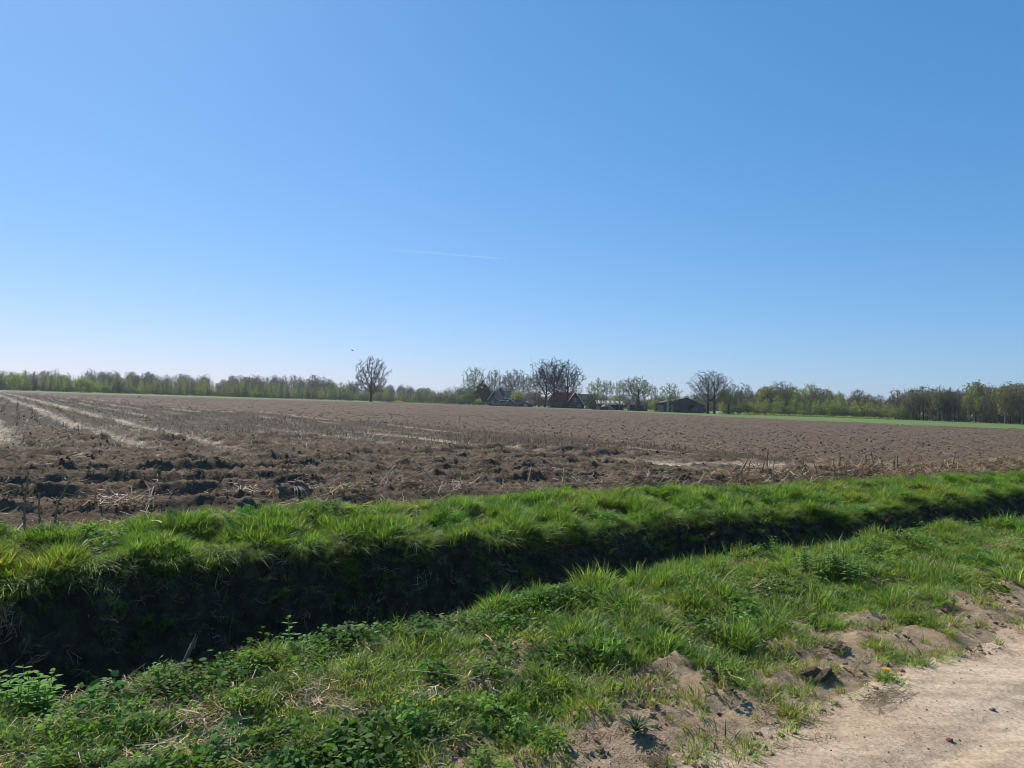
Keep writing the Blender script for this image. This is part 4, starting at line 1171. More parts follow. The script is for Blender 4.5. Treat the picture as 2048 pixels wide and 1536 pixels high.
wood_mass('right_wood', RIGHT, 1440, 3100, 6, 50, 480, ['wood_a', 'wood_b', 'wood_a', 'slender_b', 'wood_c', 'wood_b'], [(1440, 9.0), (1600, 10.2), (1640, 10.5), (1720, 9.6), (1745, 8.0), (1790, 8.8), (1830, 10.2), (2048, 11), (2300, 11)], 'deep leafless wood behind the scrub at the right', 203)
wood_mass('scrub_mass', RIGHT, 1440, 1830, 2, 10, 130, ['whip_25', 'whip_26', 'whip_24'], [(1440, 4.4), (1600, 5.0), (1740, 4.6), (1830, 4.2)], 'thick pale green willow scrub behind the right meadow', 204, (1.1, 1.6))

wood_mass('undergrowth', [(-300, 288), (0, 300), (450, 324), (700, 328), (905, 350), (906, 380), (1440, 380), (1441, 242), (1640, 246), (1800, 234), (2048, 204), (2300, 180)], -800, 3000, 0, 26, 2100, ['bush_33', 'bush_33', 'bush_33', 'bush_32'], [(-260, 2.4), (900, 2.6), (906, 4.6), (1438, 5.0), (1442, 2.6), (2300, 2.8)], 'dense brown undergrowth at the foot of the woods', 205, (1.0, 1.7))

# shrubs that knit the farm together
for px, Y, h, key, wd, lab in ((1012, 274, 1.6, 'bush_35', 1.3, 'small dark shrub at the foot of the lean-to by the low barn'), (1046, 286, 6.0, 'bush_33', 1.2, 'bare shrub behind the low barn roof, left of the mast'), (1078, 290, 7.5, 'bush_33', 1.1, 'tall bare thicket behind the low barn, left of the tall oaks'),
        (1098, 276, 3.4, 'bush_33', 1.4, 'bare shrub between the trunks of the tall oaks'), (1118, 273, 3.2, 'bush_35', 1.3, 'dark shrub below the middle of the red roof'), (1128, 300, 8.0, 'bush_33', 1.2, 'bare thicket showing above the red roof'), (1166, 284, 6.0, 'bush_33', 1.2, 'twiggy shrub behind the white edged gable'),
        (1190, 268, 4.6, 'bush_32', 1.2, 'green shrub at the left end of the striped shed'), (1240, 262, 4.6, 'bush_32', 1.3, 'green shrub rising behind the striped shed roof'), (1228, 272, 5.0, 'bush_31', 1.3, 'yellow green shrub behind the striped shed'), (1262, 262, 5.6, 'bush_33', 1.2, 'bare thicket left of the ivy clad tree'),
        (1296, 250, 4.8, 'bush_33', 1.2, 'bare thicket right of the ivy clad tree'), (1312, 246, 4.2, 'bush_31', 1.0, 'yellow green shrub at the left end of the barn'), (1325, 256, 5.5, 'bush_33', 1.4, 'bare thicket behind the left part of the barn'), (1385, 262, 6.4, 'bush_33', 1.6, 'bare thicket behind the right slope of the barn roof'),
        (1404, 254, 6.6, 'bush_33', 1.3, 'brown thicket behind the red container'), (1445, 244, 6.0, 'bush_33', 1.5, 'brown thicket behind the oak pair'), (1352, 229, 2.4, 'bush_35', 1.3, 'dark shrub in front of the barn between its two door openings'), (1388, 228, 2.0, 'bush_33', 1.4, 'low bare shrub in front of the right end of the barn'), (1150, 300, 8.5, 'bush_33', 1.2, 'bare thicket behind the gable peak'), (908, 292, 4.5, 'bush_33', 1.5, 'brown bare shrub at the left end of the long hedge'), (938, 290, 5.0, 'bush_32', 1.1, 'green shrub under the budding tree')):
    T(key, 'shrub', at(px, Y), Y, h, {'bush_31': 5, 'bush_32': 4, 'bush_33': 6, 'bush_35': 5}[key], lab, 'bush', group='shrubs around the farm', wide=wd)

for px, Y, h, key, wd, lab in ((1183, 262, 10.4, 'slender_b', 1.0, 'slim bare tree right of the dark shrub, at the start of the grove'), (1214, 262, 11.0, 'slender_a', 1.0, 'dark slim tree in the thick of the grove, left part'), (1240, 250, 10.2, 'slender_c', 1.0, 'green budding tree above the striped shed'), (1267, 256, 11.0, 'slender_a', 1.0, 'dark bare tree close behind the ivy clad tree'),
        (1018, 318, 14.5, 'slender_b', 1.2, 'slim tree between the two bare trees behind the dark house'), (1047, 306, 14.2, 'slender_a', 1.1, 'dark slim tree left of the mast'), (1080, 296, 16.5, 'slender_a', 1.2, 'dark slim tree close behind the tall oaks'), (1148, 292, 14.0, 'slender_a', 1.1, 'dark slim tree behind the gable peak')):
    T(key, 'slender_tree', at(px, Y), Y, h, 12, lab, group=GG, wide=wd)
# ------------------------------------------------------------------ the farm
M_BRICK_D = plain_mat('dark_brick', (.055, .050, .050), .9, .2, .3, 3)
M_BOARD = plain_mat('black_boards', (.035, .037, .042), .8, .3, .3, 4)
M_ROOF_D = plain_mat('dark_roof', (.040, .038, .040), .8, .3, .3, 2)
M_ROOF_BR = plain_mat('brown_roof', (.115, .085, .068), .9, .2, .3, 2)
M_ROOF_R = plain_mat('red_tile', (.25, .09, .06), .85, .25, .3, 1.2, bump=.3)
M_ROOF_G = plain_mat('fibre_cement', (.11, .105, .095), .9, .2, .3, 1.5)
M_WHITE = plain_mat('white_paint', (.74, .74, .72), .5, .4, .05, 3)
M_GREYSHEET = plain_mat('grey_sheet', (.06, .068, .075), .6, .4, .2, 1.2)
M_PALE = plain_mat('pale_sheet', (.36, .36, .33), .6, .3, .15, 2)
M_REDBOX = plain_mat('red_paint', (.28, .055, .045), .6, .4, .2, 3)
M_STRAWB = plain_mat('straw_heap', (.36, .225, .095), .95, .1, .35, 3, bump=.6)
M_CONC = plain_mat('old_concrete', (.20, .195, .185), .9, .2, .3, 2)
M_TARP = plain_mat('black_tarp', (.025, .026, .03), .5, .5, .2, 3)
M_METAL = plain_mat('grey_metal', (.30, .31, .32), .45, .5, .1, 5)
M_WOOD = plain_mat('weathered_wood', (.14, .11, .08), .9, .2, .35, 14, bump=.4)
def glass_mat():
    m, nt, out = new_mat('window_glass'); h = NT(nt)
    nz = h.noise(h.coord(), .7, 2)
    h.out(h.principled(h.mix(nz, (.02, .025, .03), (.05, .06, .07)), .08, .6))
    return m
M_GLASS = glass_mat()

def box(name, parent, lo, hi, mat, bevel=0.0):
    bm = bmesh.new(); bmesh.ops.create_cube(bm, size=1)
    lo, hi = Vector(lo), Vector(hi)
    for v in bm.verts: v.co = Vector(((lo[k] + hi[k]) / 2 + v.co[k] * (hi[k] - lo[k]) for k in range(3)))
    if bevel: bmesh.ops.bevel(bm, geom=bm.edges[:], offset=bevel, segments=1, affect='EDGES')
    me = bpy.data.meshes.new(name); bm.to_mesh(me); bm.free(); me.materials.append(mat)
    return link(name, me, parent)
def solid(name, parent, verts, faces, mat):
    me = bpy.data.meshes.new(name); me.from_pydata([tuple(v) for v in verts], [], faces); me.materials.append(mat)
    bm = bmesh.new(); bm.from_mesh(me); bmesh.ops.recalc_face_normals(bm, faces=bm.faces[:]); bm.to_mesh(me); bm.free()
    return link(name, me, parent)
def slab(name, parent, quad, th, mat):
    """roof plane of thickness th from four corners"""
    q = [Vector(p) for p in quad]; n = (q[1] - q[0]).cross(q[3] - q[0]).normalized()
    if n.z < 0: n = -n
    v = q + [p + n * th for p in q]
    return solid(name, parent, v, [(0, 1, 2, 3), (4, 5, 6, 7), (0, 1, 5, 4), (1, 2, 6, 5), (2, 3, 7, 6), (3, 0, 4, 7)], mat)
def beam(name, parent, a, b, w, mat):
    a, b = Vector(a), Vector(b); d = (b - a).normalized(); u = d.cross(Vector((0, 1, 0))).normalized() * w / 2; t = d.cross(u).normalized() * w / 2
    v = [a - u - t, a + u - t, a + u + t, a - u + t, b - u - t, b + u - t, b + u + t, b - u + t]
    return solid(name, parent, v, [(0, 1, 2, 3), (4, 5, 6, 7), (0, 1, 5, 4), (1, 2, 6, 5), (2, 3, 7, 6), (3, 0, 4, 7)], mat)
def window(parent, x0, x1, z0, z1, y, cols=2, mat=None):
    """casement in a wall facing the camera at depth y: frame, glass pane(s), sill"""
    w = empty('window'); w.parent = parent
    fr = .07
    bars = [(x0, x1, z0, z0 + fr), (x0, x1, z1 - fr, z1)] + [(x0 + (x1 - x0 - fr) * k / cols, x0 + (x1 - x0 - fr) * k / cols + fr, z0 + fr, z1 - fr) for k in range(cols + 1)]
    V, F = [], []
    for (a, b, c_, d) in bars:
        k = len(V); V += [(xx, yy, zz) for xx in (a, b) for yy in (y - .07, y + .05) for zz in (c_, d)]
        F += [tuple(k + i for i in f) for f in ((0, 1, 3, 2), (4, 6, 7, 5), (0, 4, 5, 1), (2, 3, 7, 6), (0, 2, 6, 4), (1, 5, 7, 3))]
    solid('frame', w, V, F, mat or M_WHITE)
    for k in range(cols):
        a = x0 + (x1 - x0 - fr) * k / cols + fr; b = x0 + (x1 - x0 - fr) * (k + 1) / cols
        box('pane', w, (a, y - .02, z0 + fr), (b, y + .01, z1 - fr), M_GLASS)
    box('sill', w, (x0 - .06, y - .14, z0 - .08), (x1 + .06, y - .002, z0 - .002), mat or M_WHITE)
    return w

# ---- dark house with the steep hipped roof
hx = at(1001, 285)
A = tag(empty('dark_house', (hx, 285, -.06)), 'dark farmhouse with steep black roof, chimney and white framed dormer', 'house')
box('wall', A, (-4.3, -3.4, 0), (4.4, 3.6, 2.3), M_BRICK_D)
solid('roof', A, [(-4.6, -3.8, 2.15), (4.7, -3.8, 2.15), (4.7, 4, 2.15), (-4.6, 4, 2.15), (-2.3, .1, 5.9), (4.3, .1, 5.9)],
      [(0, 1, 5, 4), (1, 2, 5), (2, 3, 4, 5), (3, 0, 4), (0, 3, 2, 1)], M_ROOF_D)
box('chimney', A, (-.35, -.2, 5.5), (.45, .5, 6.7), M_BRICK_D)
beam('bargeboard', A, (-4.65, -3.86, 2.15), (-2.32, -.02, 5.93), .16, M_WHITE)
box('gutter', A, (-.2, -3.98, 2.02), (4.75, -3.82, 2.2), M_WHITE)
D = empty('dormer'); D.parent = A
box('dormer_wall', D, (1.4, -3.3, 2.6), (4.2, -1.0, 4.1), M_BOARD)
box('dormer_roof', D, (1.25, -3.55, 4.103), (4.35, -.4, 4.25), M_ROOF_D)
window(A, 1.6, 4.0, 2.9, 3.95, -3.36, 4)
window(A, -3.4, -2.1, .9, 1.9, -3.46, 2); window(A, -1.2, -.1, .9, 1.9, -3.46, 2)
box('door', A, (.6, -3.5, 0), (1.5, -3.402, 2.0), M_BOARD)

# ---- low barn in front of it
bx_ = at(1022, 277)
Bn = tag(empty('low_barn', (bx_, 277, -.06)), 'low brown roofed barn with a white edged gable beside the dark house', 'barn')
solid('wall', Bn, [(-1.75, 0, 0), (1.75, 0, 0), (1.75, 0, 1.1), (0, 0, 2.75), (-1.75, 0, 1.1), (-1.75, 4, 0), (1.75, 4, 0), (1.75, 4, 1.1), (0, 4, 2.75), (-1.75, 4, 1.1)],
      [(0, 1, 2, 3, 4), (5, 6, 7, 8, 9), (0, 5, 9, 4), (1, 2, 7, 6), (0, 1, 6, 5)], M_BOARD)
slab('roof', Bn, [(-2.1, -.3, .82), (0, -.3, 2.8), (0, 4.2, 2.8), (-2.1, 4.2, .82)], .12, M_ROOF_BR)
slab('roof', Bn, [(2.1, -.3, .82), (0, -.3, 2.8), (0, 4.2, 2.8), (2.1, 4.2, .82)], .12, M_ROOF_BR)
beam('bargeboard', Bn, (-2.15, -.4, .8), (0, -.4, 2.85), .2, M_WHITE); beam('bargeboard', Bn, (2.15, -.4, .8), (0, -.4, 2.85), .2, M_WHITE)
box('wall', Bn, (1.8, .6, 0), (8.3, 4.6, 1.1), M_BOARD)
slab('roof', Bn, [(1.2, .2, 1.0), (8.6, .2, 1.0), (8.6, 2.6, 2.65), (.4, 2.6, 2.65)], .12, M_ROOF_BR)
slab('roof', Bn, [(8.6, 5.0, 1.0), (1.2, 5.0, 1.0), (.4, 2.6, 2.65), (8.6, 2.6, 2.65)], .12, M_ROOF_BR)
slab('skylight', Bn, [(5.6, .75, 1.53), (6.7, .75, 1.53), (6.7, 1.5, 2.05), (5.6, 1.5, 2.05)], .15, M_PALE)
slab('lean_to_roof', Bn, [(-3.4, -.2, .75), (-1.75, -.2, 1.5), (-1.75, 2.2, 1.5), (-3.4, 2.2, .75)], .1, M_ROOF_R)
box('lean_to_wall', Bn, (-3.2, 0, 0), (-1.8, 2, .7), M_BRICK_D)
box('door', Bn, (-.7, -.06, 0), (.7, -.003, 1.7), M_BRICK_D)

# ---- red roofed farmhouse with its front gable
rx = at(1134, 286)
C = tag(empty('red_roofed_farmhouse', (rx, 286, -.06)), 'farmhouse with a red tiled roof behind the tall bare oaks', 'house')
box('wall', C, (-6.6, -3.6, 0), (2.4, 4.0, 3.1), M_BRICK_D)
rf = solid('roof', C, [(-7.2, -4.1, 2.9), (2.9, -4.1, 2.9), (2.9, 4.5, 2.9), (-7.2, 4.5, 2.9), (-5.0, .2, 6.05), (2.9, .2, 6.05)],
      [(0, 1, 5, 4), (1, 2, 5), (2, 3, 4, 5), (3, 0, 4), (0, 3, 2, 1)], M_ROOF_R)
tv = []
for k in range(9):                                        # tile courses standing proud of the roof
    t = (k + .5) / 9
    beam('tile_course', rf, (-7.2 + 2.2 * t, -4.1 + 4.3 * t - .03, 2.94 + 3.15 * t), (2.9, -4.1 + 4.3 * t - .03, 2.94 + 3.15 * t), .09, M_ROOF_R)
gz = 1.35
solid('gable_wall', C, [(-.5, -6.4, 0), (6.2, -6.4, 0), (6.2, -6.4, gz), (2.85, -6.4, 5.9), (-.5, -6.4, gz), (-.5, -3, 0), (6.2, -3, 0), (6.2, -3, gz), (2.85, -3, 5.9), (-.5, -3, gz)],
      [(0, 1, 2, 3, 4), (5, 6, 7, 8, 9), (0, 5, 9, 4), (1, 2, 7, 6), (0, 1, 6, 5)], M_BOARD)
slab('gable_roof', C, [(-.75, -6.8, gz - .3), (2.85, -6.8, 5.95), (2.85, .3, 5.95), (-.75, .3, gz - .3)], .14, M_ROOF_R)
slab('gable_roof', C, [(6.45, -6.8, gz - .3), (2.85, -6.8, 5.95), (2.85, .3, 5.95), (6.45, .3, gz - .3)], .14, M_ROOF_D)
beam('bargeboard', C, (6.5, -6.95, gz - .35), (2.85, -6.95, 6.05), .26, M_WHITE); beam('bargeboard', C, (-.8, -6.95, gz - .35), (2.85, -6.95, 6.05), .2, M_BOARD)
for a, b in ((-5.6, -4.4), (-3.6, -2.4)): window(C, a, b, 1.0, 2.2, -3.66, 2)
window(C, 2.2, 3.5, 2.6, 3.7, -6.46, 2); window(C, .8, 2.0, .6, 1.7, -6.46, 2); window(C, 3.6, 4.8, .6, 1.7, -6.46, 2)
box('chimney', C, (-3.9, 0, 5.6), (-3.2, .7, 6.9), M_BRICK_D)
dxx = at(1176, 294)
C2 = tag(empty('dark_barn', (dxx, 294, -.06)), 'dark barn with a black roof behind the white edged gable', 'barn')
box('wall', C2, (-5, -3.5, 0), (4.2, 3.5, 2.4), M_BOARD)
solid('roof', C2, [(-5.2, -4, 2.2), (4.5, -4, 2.2), (4.5, 4, 2.2), (-5.2, 4, 2.2), (-5.2, 0, 5.7), (3.2, 0, 5.7)], [(0, 1, 5, 4), (1, 2, 5), (2, 3, 4, 5), (3, 0, 4), (0, 3, 2, 1)], M_ROOF_D)
box('door', C2, (-.2, -3.6, 0), (2.4, -3.503, 2.1), M_BRICK_D)

# ---- striped shed, its straw heap and clamp wall
sx = at(1221, 256)
Sd = tag(empty('striped_shed', (sx, 256, -.06)), 'low open shed whose grey roof has pale translucent stripes', 'shed')
for px_ in (-4.4, -1.5, 1.5, 4.4): box('post', Sd, (px_ - .1, -2.9, 0), (px_ + .1, -2.7, 1.75), M_WOOD)
box('wall', Sd, (-4.7, 1.6, 0), (4.7, 1.8, 3.0), M_BOARD)
slab('roof', Sd, [(-4.9, -3.2, 1.75), (4.9, -3.2, 1.75), (4.9, 2.0, 3.15), (-4.9, 2.0, 3.15)], .1, M_ROOF_G)
for k in range(6):
    x_ = -4.3 + k * 1.6; slab('roof_panel', Sd, [(x_, -2.2, 2.13), (x_ + .7, -2.2, 2.13), (x_ + .7, 1.2, 3.05), (x_, 1.2, 3.05)], .13, M_PALE)
def heap(name, x, y, rx_, ry_, h, mat, label, cat, seed=0, group=None, z=-.06):
    r = np.random.default_rng(seed); u, v = np.meshgrid(np.linspace(0, 2 * np.pi, 25), np.linspace(0, 1, 9), indexing='ij')
    rr = v * (1 + .12 * np.sin(3 * u + seed) + .07 * np.sin(7 * u + 2 * seed)); zz = h * (1 - v ** 1.8) * (1 + .15 * np.sin(2 * u + seed) * v) + .05 * h * r.normal(size=u.shape) * (v < .98)
    X_ = np.stack([rx_ * rr * np.cos(u), ry_ * rr * np.sin(u), np.maximum(zz, 0)], -1); X_[-1] = X_[0]
    X_ = X_.reshape(-1, 3); i, j = np.meshgrid(np.arange(24), np.arange(8), indexing='ij'); a = (i * 9 + j).ravel()
    o_ = link(name, mesh_np(name, X_, quads=np.stack([a, a + 9, a + 10, a + 1], 1), mats=[mat])); o_.location = (x, y, z)
    tag(o_, label, cat, group); return o_
heap('straw_heap', at(1213, 249), 249, 2.7, 1.8, 1.9, M_STRAWB, 'orange brown straw heap in front of the striped shed', 'heap', 2)
W = tag(empty('clamp_wall', (at(1206, 245), 245, -.06)), 'low dark clamp wall in front of the straw heap', 'wall')
for k in range(5): box('wall_block', W, (-3.4 + k * 1.36, -.15, 0), (-3.4 + k * 1.36 + 1.33, .15, 1.05 + .06 * (k % 2)), M_CONC if k % 3 == 1 else M_BOARD)
E_ = tag(empty('dark_shed', (at(1276, 254), 254, -.06)), 'dark wooden shed with grey roof behind the ivy clad tree', 'shed')
box('wall', E_, (-2.9, -2, 0), (2.9, 2, 1.9), M_BOARD)
slab('roof', E_, [(-3.2, -2.3, 1.8), (3.2, -2.3, 1.8), (2.6, 0, 3.0), (-2.6, 0, 3.0)], .1, M_ROOF_D); slab('roof', E_, [(3.2, 2.3, 1.8), (-3.2, 2.3, 1.8), (-2.6, 0, 3.0), (2.6, 0, 3.0)], .1, M_ROOF_D)
box('door', E_, (-.8, -2.06, 0), (.8, -2.003, 1.75), M_BRICK_D)

# ---- the big grey barn
gx = at(1360, 240)
G = tag(empty('grey_barn', (gx, 240, -.06)), 'big grey sheet metal barn with wide gable and dark door openings', 'barn')
Y0 = -6.0
fr = [(-6.3, 0), (-6.3, 2.9), (.9, 4.6), (6.3, 2.3), (6.3, 0)]
V = [(x_, 5.9, z_) for x_, z_ in fr]; solid('back_wall', G, [(x_, yy, z_) for yy in (5.8, 6.0) for x_, z_ in fr], [(0, 1, 2, 3, 4), (5, 6, 7, 8, 9), (0, 1, 6, 5), (1, 2, 7, 6), (2, 3, 8, 7), (3, 4, 9, 8), (4, 0, 5, 9)], M_GREYSHEET)
for a, b in ((-6.3, -6.15), (6.15, 6.3)): box('side_wall', G, (a, Y0, 0), (b, 5.79, 2.3), M_GREYSHEET)
def ztop(x_): return np.interp(x_, [p[0] for p in fr[1:4]], [p[1] for p in fr[1:4]])
x_ = -6.14; k = 0
while x_ < 6.1:                                              # the sheeted front, sheet by sheet, with door openings left out
    x2 = min(x_ + .75, 6.14); xm = (x_ + x2) / 2
    z0_ = 2.35 if (-4.6 < xm < -1.0 or 1.5 < xm < 3.9) else 0.0
    yy = Y0 + .02 * (k % 2)
    solid('sheet', G, [(x_, yy, z0_), (x2 - .02, yy, z0_), (x2 - .02, yy, ztop(x2) - .05), (x_, yy, ztop(x_) - .05), (x_, yy + .06, z0_), (x2 - .02, yy + .06, z0_), (x2 - .02, yy + .06, ztop(x2) - .05), (x_, yy + .06, ztop(x_) - .05)],
          [(0, 1, 2, 3), (4, 5, 6, 7), (0, 1, 5, 4), (1, 2, 6, 5), (2, 3, 7, 6), (3, 0, 4, 7)], M_PALE if k == 1 else M_GREYSHEET)
    x_ = x2; k += 1
slab('roof', G, [(-6.7, Y0 - .4, 2.82), (.9, Y0 - .4, 4.64), (.9, 6.3, 4.64), (-6.7, 6.3, 2.82)], .12, M_ROOF_G)
slab('roof', G, [(6.8, Y0 - .4, 2.1), (.9, Y0 - .4, 4.64), (.9, 6.3, 4.64), (6.8, 6.3, 2.1)], .12, M_ROOF_G)
box('sliding_door', G, (-4.9, Y0 - .16, 0), (-3.4, Y0 - .05, 2.4), M_PALE)
Ct = tag(empty('red_container', (at(1411, 246), 246, -.06)), 'red steel container right of the grey barn', 'container')
box('body', Ct, (-1.0, -1.2, .15), (1.0, 1.2, 1.75), M_REDBOX, .03)
for k in range(7): box('rib', Ct, (-.95 + k * .3, -1.26, .2), (-.83 + k * .3, -1.203, 1.7), M_REDBOX)
box('skid', Ct, (-.95, -1.0, 0), (-.75, 1.0, .148), M_METAL); box('skid', Ct, (.75, -1.0, 0), (.95, 1.0, .148), M_METAL)
Wb = tag(empty('white_tank', (at(1401, 243), 243, -.06)), 'small white water tank between barn and red container', 'tank')
box('body', Wb, (-.45, -.45, .2), (.45, .45, 1.3), M_WHITE, .08); box('pallet', Wb, (-.5, -.5, 0), (.5, .5, .198), M_WOOD)
M_MOUND = plain_mat('covered_mound', (.22, .25, .15), .8, .3, .4, 1.5, bump=.4)
heap('silage_mound', at(1440, 232), 232, 1.8, 1.6, .85, M_MOUND, 'greenish covered mound between the oak pair and small tree', 'mound', 5)
heap('silage_mound', at(1472, 234), 234, 1.6, 1.4, .6, M_MOUND, 'low greenish mound just right of the small tree', 'mound', 6)
heap('silage_mound', at(1487, 236), 236, 1.5, 1.4, .55, M_MOUND, 'lowest greenish mound, the rightmost one by the scrub', 'mound', 7)
heap('brush_heap', at(778, 284), 284, 1.6, 1.3, .6, M_WOOD, 'small dark brush heap right of the lone oak', 'heap', 8)
heap('straw_heap', at(797, 286), 286, 3.0, 1.6, .75, M_STRAWB, 'pale straw heap at the field edge right of the lone oak', 'heap', 9)
# calf hutches: white plastic arches
def hutch(x, y, s_, label):
    e = tag(empty('calf_hutch', (x, y, -.06), 0, s_), label, 'hutch', 'white calf hutches at the farm')
    n_ = 10; V = []; F = []
    for yy in (-.9, .9):
        for k in range(n_ + 1): V.append((1.0 * math.cos(math.pi * k / n_), yy, 1.3 * math.sin(math.pi * k / n_)))
        for k in range(n_ + 1): V.append((.9 * math.cos(math.pi * k / n_), yy, 1.2 * math.sin(math.pi * k / n_)))
    m_ = n_ + 1
    for k in range(n_):
        F += [(k, k + 1, 2 * m_ + k + 1, 2 * m_ + k), (m_ + k, m_ + k + 1, 3 * m_ + k + 1, 3 * m_ + k), (k, k + 1, m_ + k + 1, m_ + k), (2 * m_ + k, 2 * m_ + k + 1, 3 * m_ + k + 1, 3 * m_ + k)]
    solid('shell', e, V, F, M_WHITE)
    solid('back_panel', e, [(.9 * math.cos(math.pi * k / n_), .85, 1.2 * math.sin(math.pi * k / n_)) for k in range(n_ + 1)] + [(.9 * math.cos(math.pi * k / n_), .8, 1.2 * math.sin(math.pi * k / n_)) for k in range(n_ + 1)],
          [tuple(range(n_ + 1)), tuple(range(2 * n_ + 1, n_, -1))] + [(k, k + 1, n_ + 2 + k, n_ + 1 + k) for k in range(n_)], M_WHITE)
hutch(at(1053, 270), 270, .8, 'small white arched hutch in front of the low barn')
hutch(at(1174, 262), 262, .8, 'small white arched hutch below the rounded dark shrub')
# mast
Ms = tag(empty('radio_mast', (at(1061, 306), 306, -.06), 0), 'thin tall radio mast rising above the bare trees', 'mast')
beam('pole', Ms, (0, 0, 0), (0, 0, 15), .10, M_METAL); beam('whip_antenna', Ms, (0, 0, 14.9), (0, 0, 21), .05, M_METAL)
for z_ in (11, 14.5): beam('cross_arm', Ms, (-.7, 0, z_), (.7, 0, z_), .05, M_METAL)
# hedges: long clipped rows of twig and leaf
def hedge(pts, h, w, label, seed, mat=None, dens=60):
    r = np.random.default_rng(seed); P = np.array(pts, float); L = np.hypot(*(P[1] - P[0])); n_ = int(L * dens)
    t = r.random(n_); d = unit(P[1] - P[0]); nn_ = np.array([-d[1], d[0]])
    o = r.uniform(-w / 2, w / 2, n_); z_ = r.uniform(0, 1, n_) ** .7 * h * (1 + .12 * np.sin(t * L * .9) + .06 * np.sin(t * L * 2.7))
    C_ = np.stack([P[0, 0] + d[0] * t * L + nn_[0] * o, P[0, 1] + d[1] * t * L + nn_[1] * o, z_ - .06], 1)
    v, tr = leaf_fan(C_, unit(r.normal(0, 1, (n_, 3))), unit(r.normal(0, 1, (n_, 3))), r.uniform(.18, .4, n_), r.uniform(.12, .28, n_), r)
    org = C_.mean(0); org[2] = 0
    me = mesh_np('hedge', v - org, tris=tr, mats=[mat or M_LEAF_D], smooth=False); shade_attr(me, r.uniform(.6, 1.5, (n_, 1)) * np.ones((1, 3)), 6)
    o_ = link('hedge', me); o_.location = org; tag(o_, label, 'hedge'); return o_
hedge([(at(895, 276), 276), (at(1038, 268), 268)], 1.15, 1.0, 'long low dark hedge in front of the dark house and low barn', 1, dens=90)
hedge([(at(800, 290), 290), (at(898, 280), 280)], .9, .9, 'ragged low hedge running from the straw heap to the farm', 2, M_LEAF_B)
hedge([(at(1485, 226), 226), (at(1790, 216), 216)], .55, .9, 'strip of tall dead grass in front of the right scrub', 3, M_LEAF_Y, 50)
# fence posts on the meadow
for k, px_ in enumerate((1476, 1500, 1532, 1548, 1580, 1622)):
    o_ = box('fence_post', None, (-.06, -.06, -.1), (.06, .06, 1.05), M_WOOD, .01); o_.location = (at(px_, 205), 205, -.06); o_.rotation_euler = (0, .04 * (-1) ** k, .3 * k)
    tag(o_, 'thin wooden fence post on the meadow in front of the right scrub', 'post', 'fence posts on the right meadow')
# ------------------------------------------------------------------ single things in the foreground
def gpt(s, n, dz=0.0):
    p = xyz(np.array([float(s)]), np.array([float(n)]))[0]; return (p[0], p[1], p[2] + dz)
rd = np.random.default_rng(404)
M_STALK1 = leaf_mat('standing_stalk', (.24, .165, .085), .0, .7, .3, inst=False)
M_HERB1 = leaf_mat('single_leaf', (.13, .215, .05), .4, .7, .1, inst=False)
M_HERB_BR = leaf_mat('bright_leaf', (.15, .29, .05), .45, .7, .1, inst=False)
M_HERB_DK = leaf_mat('thistle_leaf', (.085, .125, .055), .2, .7, .1, inst=False)
M_HERB_SV = leaf_mat('pale_leaf', (.16, .22, .10), .4, .7, .1, inst=False)
M_PETAL = leaf_mat('yellow_petal', (.75, .42, .01), .3, .5, .3, inst=False)
M_DRY1 = leaf_mat('dry_stem', (.34, .26, .16), .1, .7, .3, inst=False)
for m_ in STUB_ME: pass
stub_solo = []
for m_ in STUB_ME:
    c_ = m_.copy(); c_.materials.clear(); c_.materials.append(M_STALK1); stub_solo.append(c_)
def put(me, name, s, n, sc, label, cat, group=None, rz=None, tilt=.12, dz=0.0):
    o_ = link(name, me); o_.location = gpt(s, n, dz); k = sc if isinstance(sc, tuple) else (sc, sc, sc); o_.scale = k
    o_.rotation_euler = (rd.normal(0, tilt), rd.normal(0, tilt), rd.uniform(0, 6.28) if rz is None else rz)
    tag(o_, label, cat, group); return o_
for i in near:
    put(stub_solo[rd.integers(5)], 'maize_stub', ss[i], nn[i], rd.uniform(.12, .24), 'short cut maize stub standing in the nearest rows of the field', 'stub', 'cut maize stubs in the nearest rows')
for k in range(26):
    s_ = 13.2 + k * .33 + rd.normal(0, .1)
    put(stub_solo[rd.integers(5)], 'maize_stub', s_, NE(np.array([s_]))[0] + rd.uniform(.05, .9), rd.uniform(.30, .46), 'upright pale maize stub in the straw along the right grass edge', 'stub', 'maize stubs in the straw at the right')

def stem_obj(name, pts, r0, r1, mat, k=5):
    pts = np.array(pts, float); n_ = len(pts); rr = np.linspace(r0, r1, n_); V = []
    for i in range(n_):
        d = unit(pts[min(i + 1, n_ - 1)] - pts[max(i - 1, 0)]); ref = np.array([1., 0, 0]) if abs(d[2]) > .8 else np.array([0, 0, 1.])
        u = unit(np.cross(d, ref)); w = np.cross(d, u); a = np.arange(k) * 2 * np.pi / k
        V.append(pts[i] + rr[i] * (u * np.cos(a)[:, None] + w * np.sin(a)[:, None]))
    V = np.concatenate(V); Q = [(i * k + j, i * k + (j + 1) % k, (i + 1) * k + (j + 1) % k, (i + 1) * k + j) for i in range(n_ - 1) for j in range(k)]
    V = np.vstack([V, pts[-1] + unit(pts[-1] - pts[-2]) * r1]); t = [((n_ - 1) * k + j, (n_ - 1) * k + (j + 1) % k, len(V) - 1) for j in range(k)]
    me = mesh_np(name, V, quads=np.array(Q), tris=np.array(t), mats=[mat]); shade_attr(me, np.array([[1., 1, 1]]), len(V)); return me
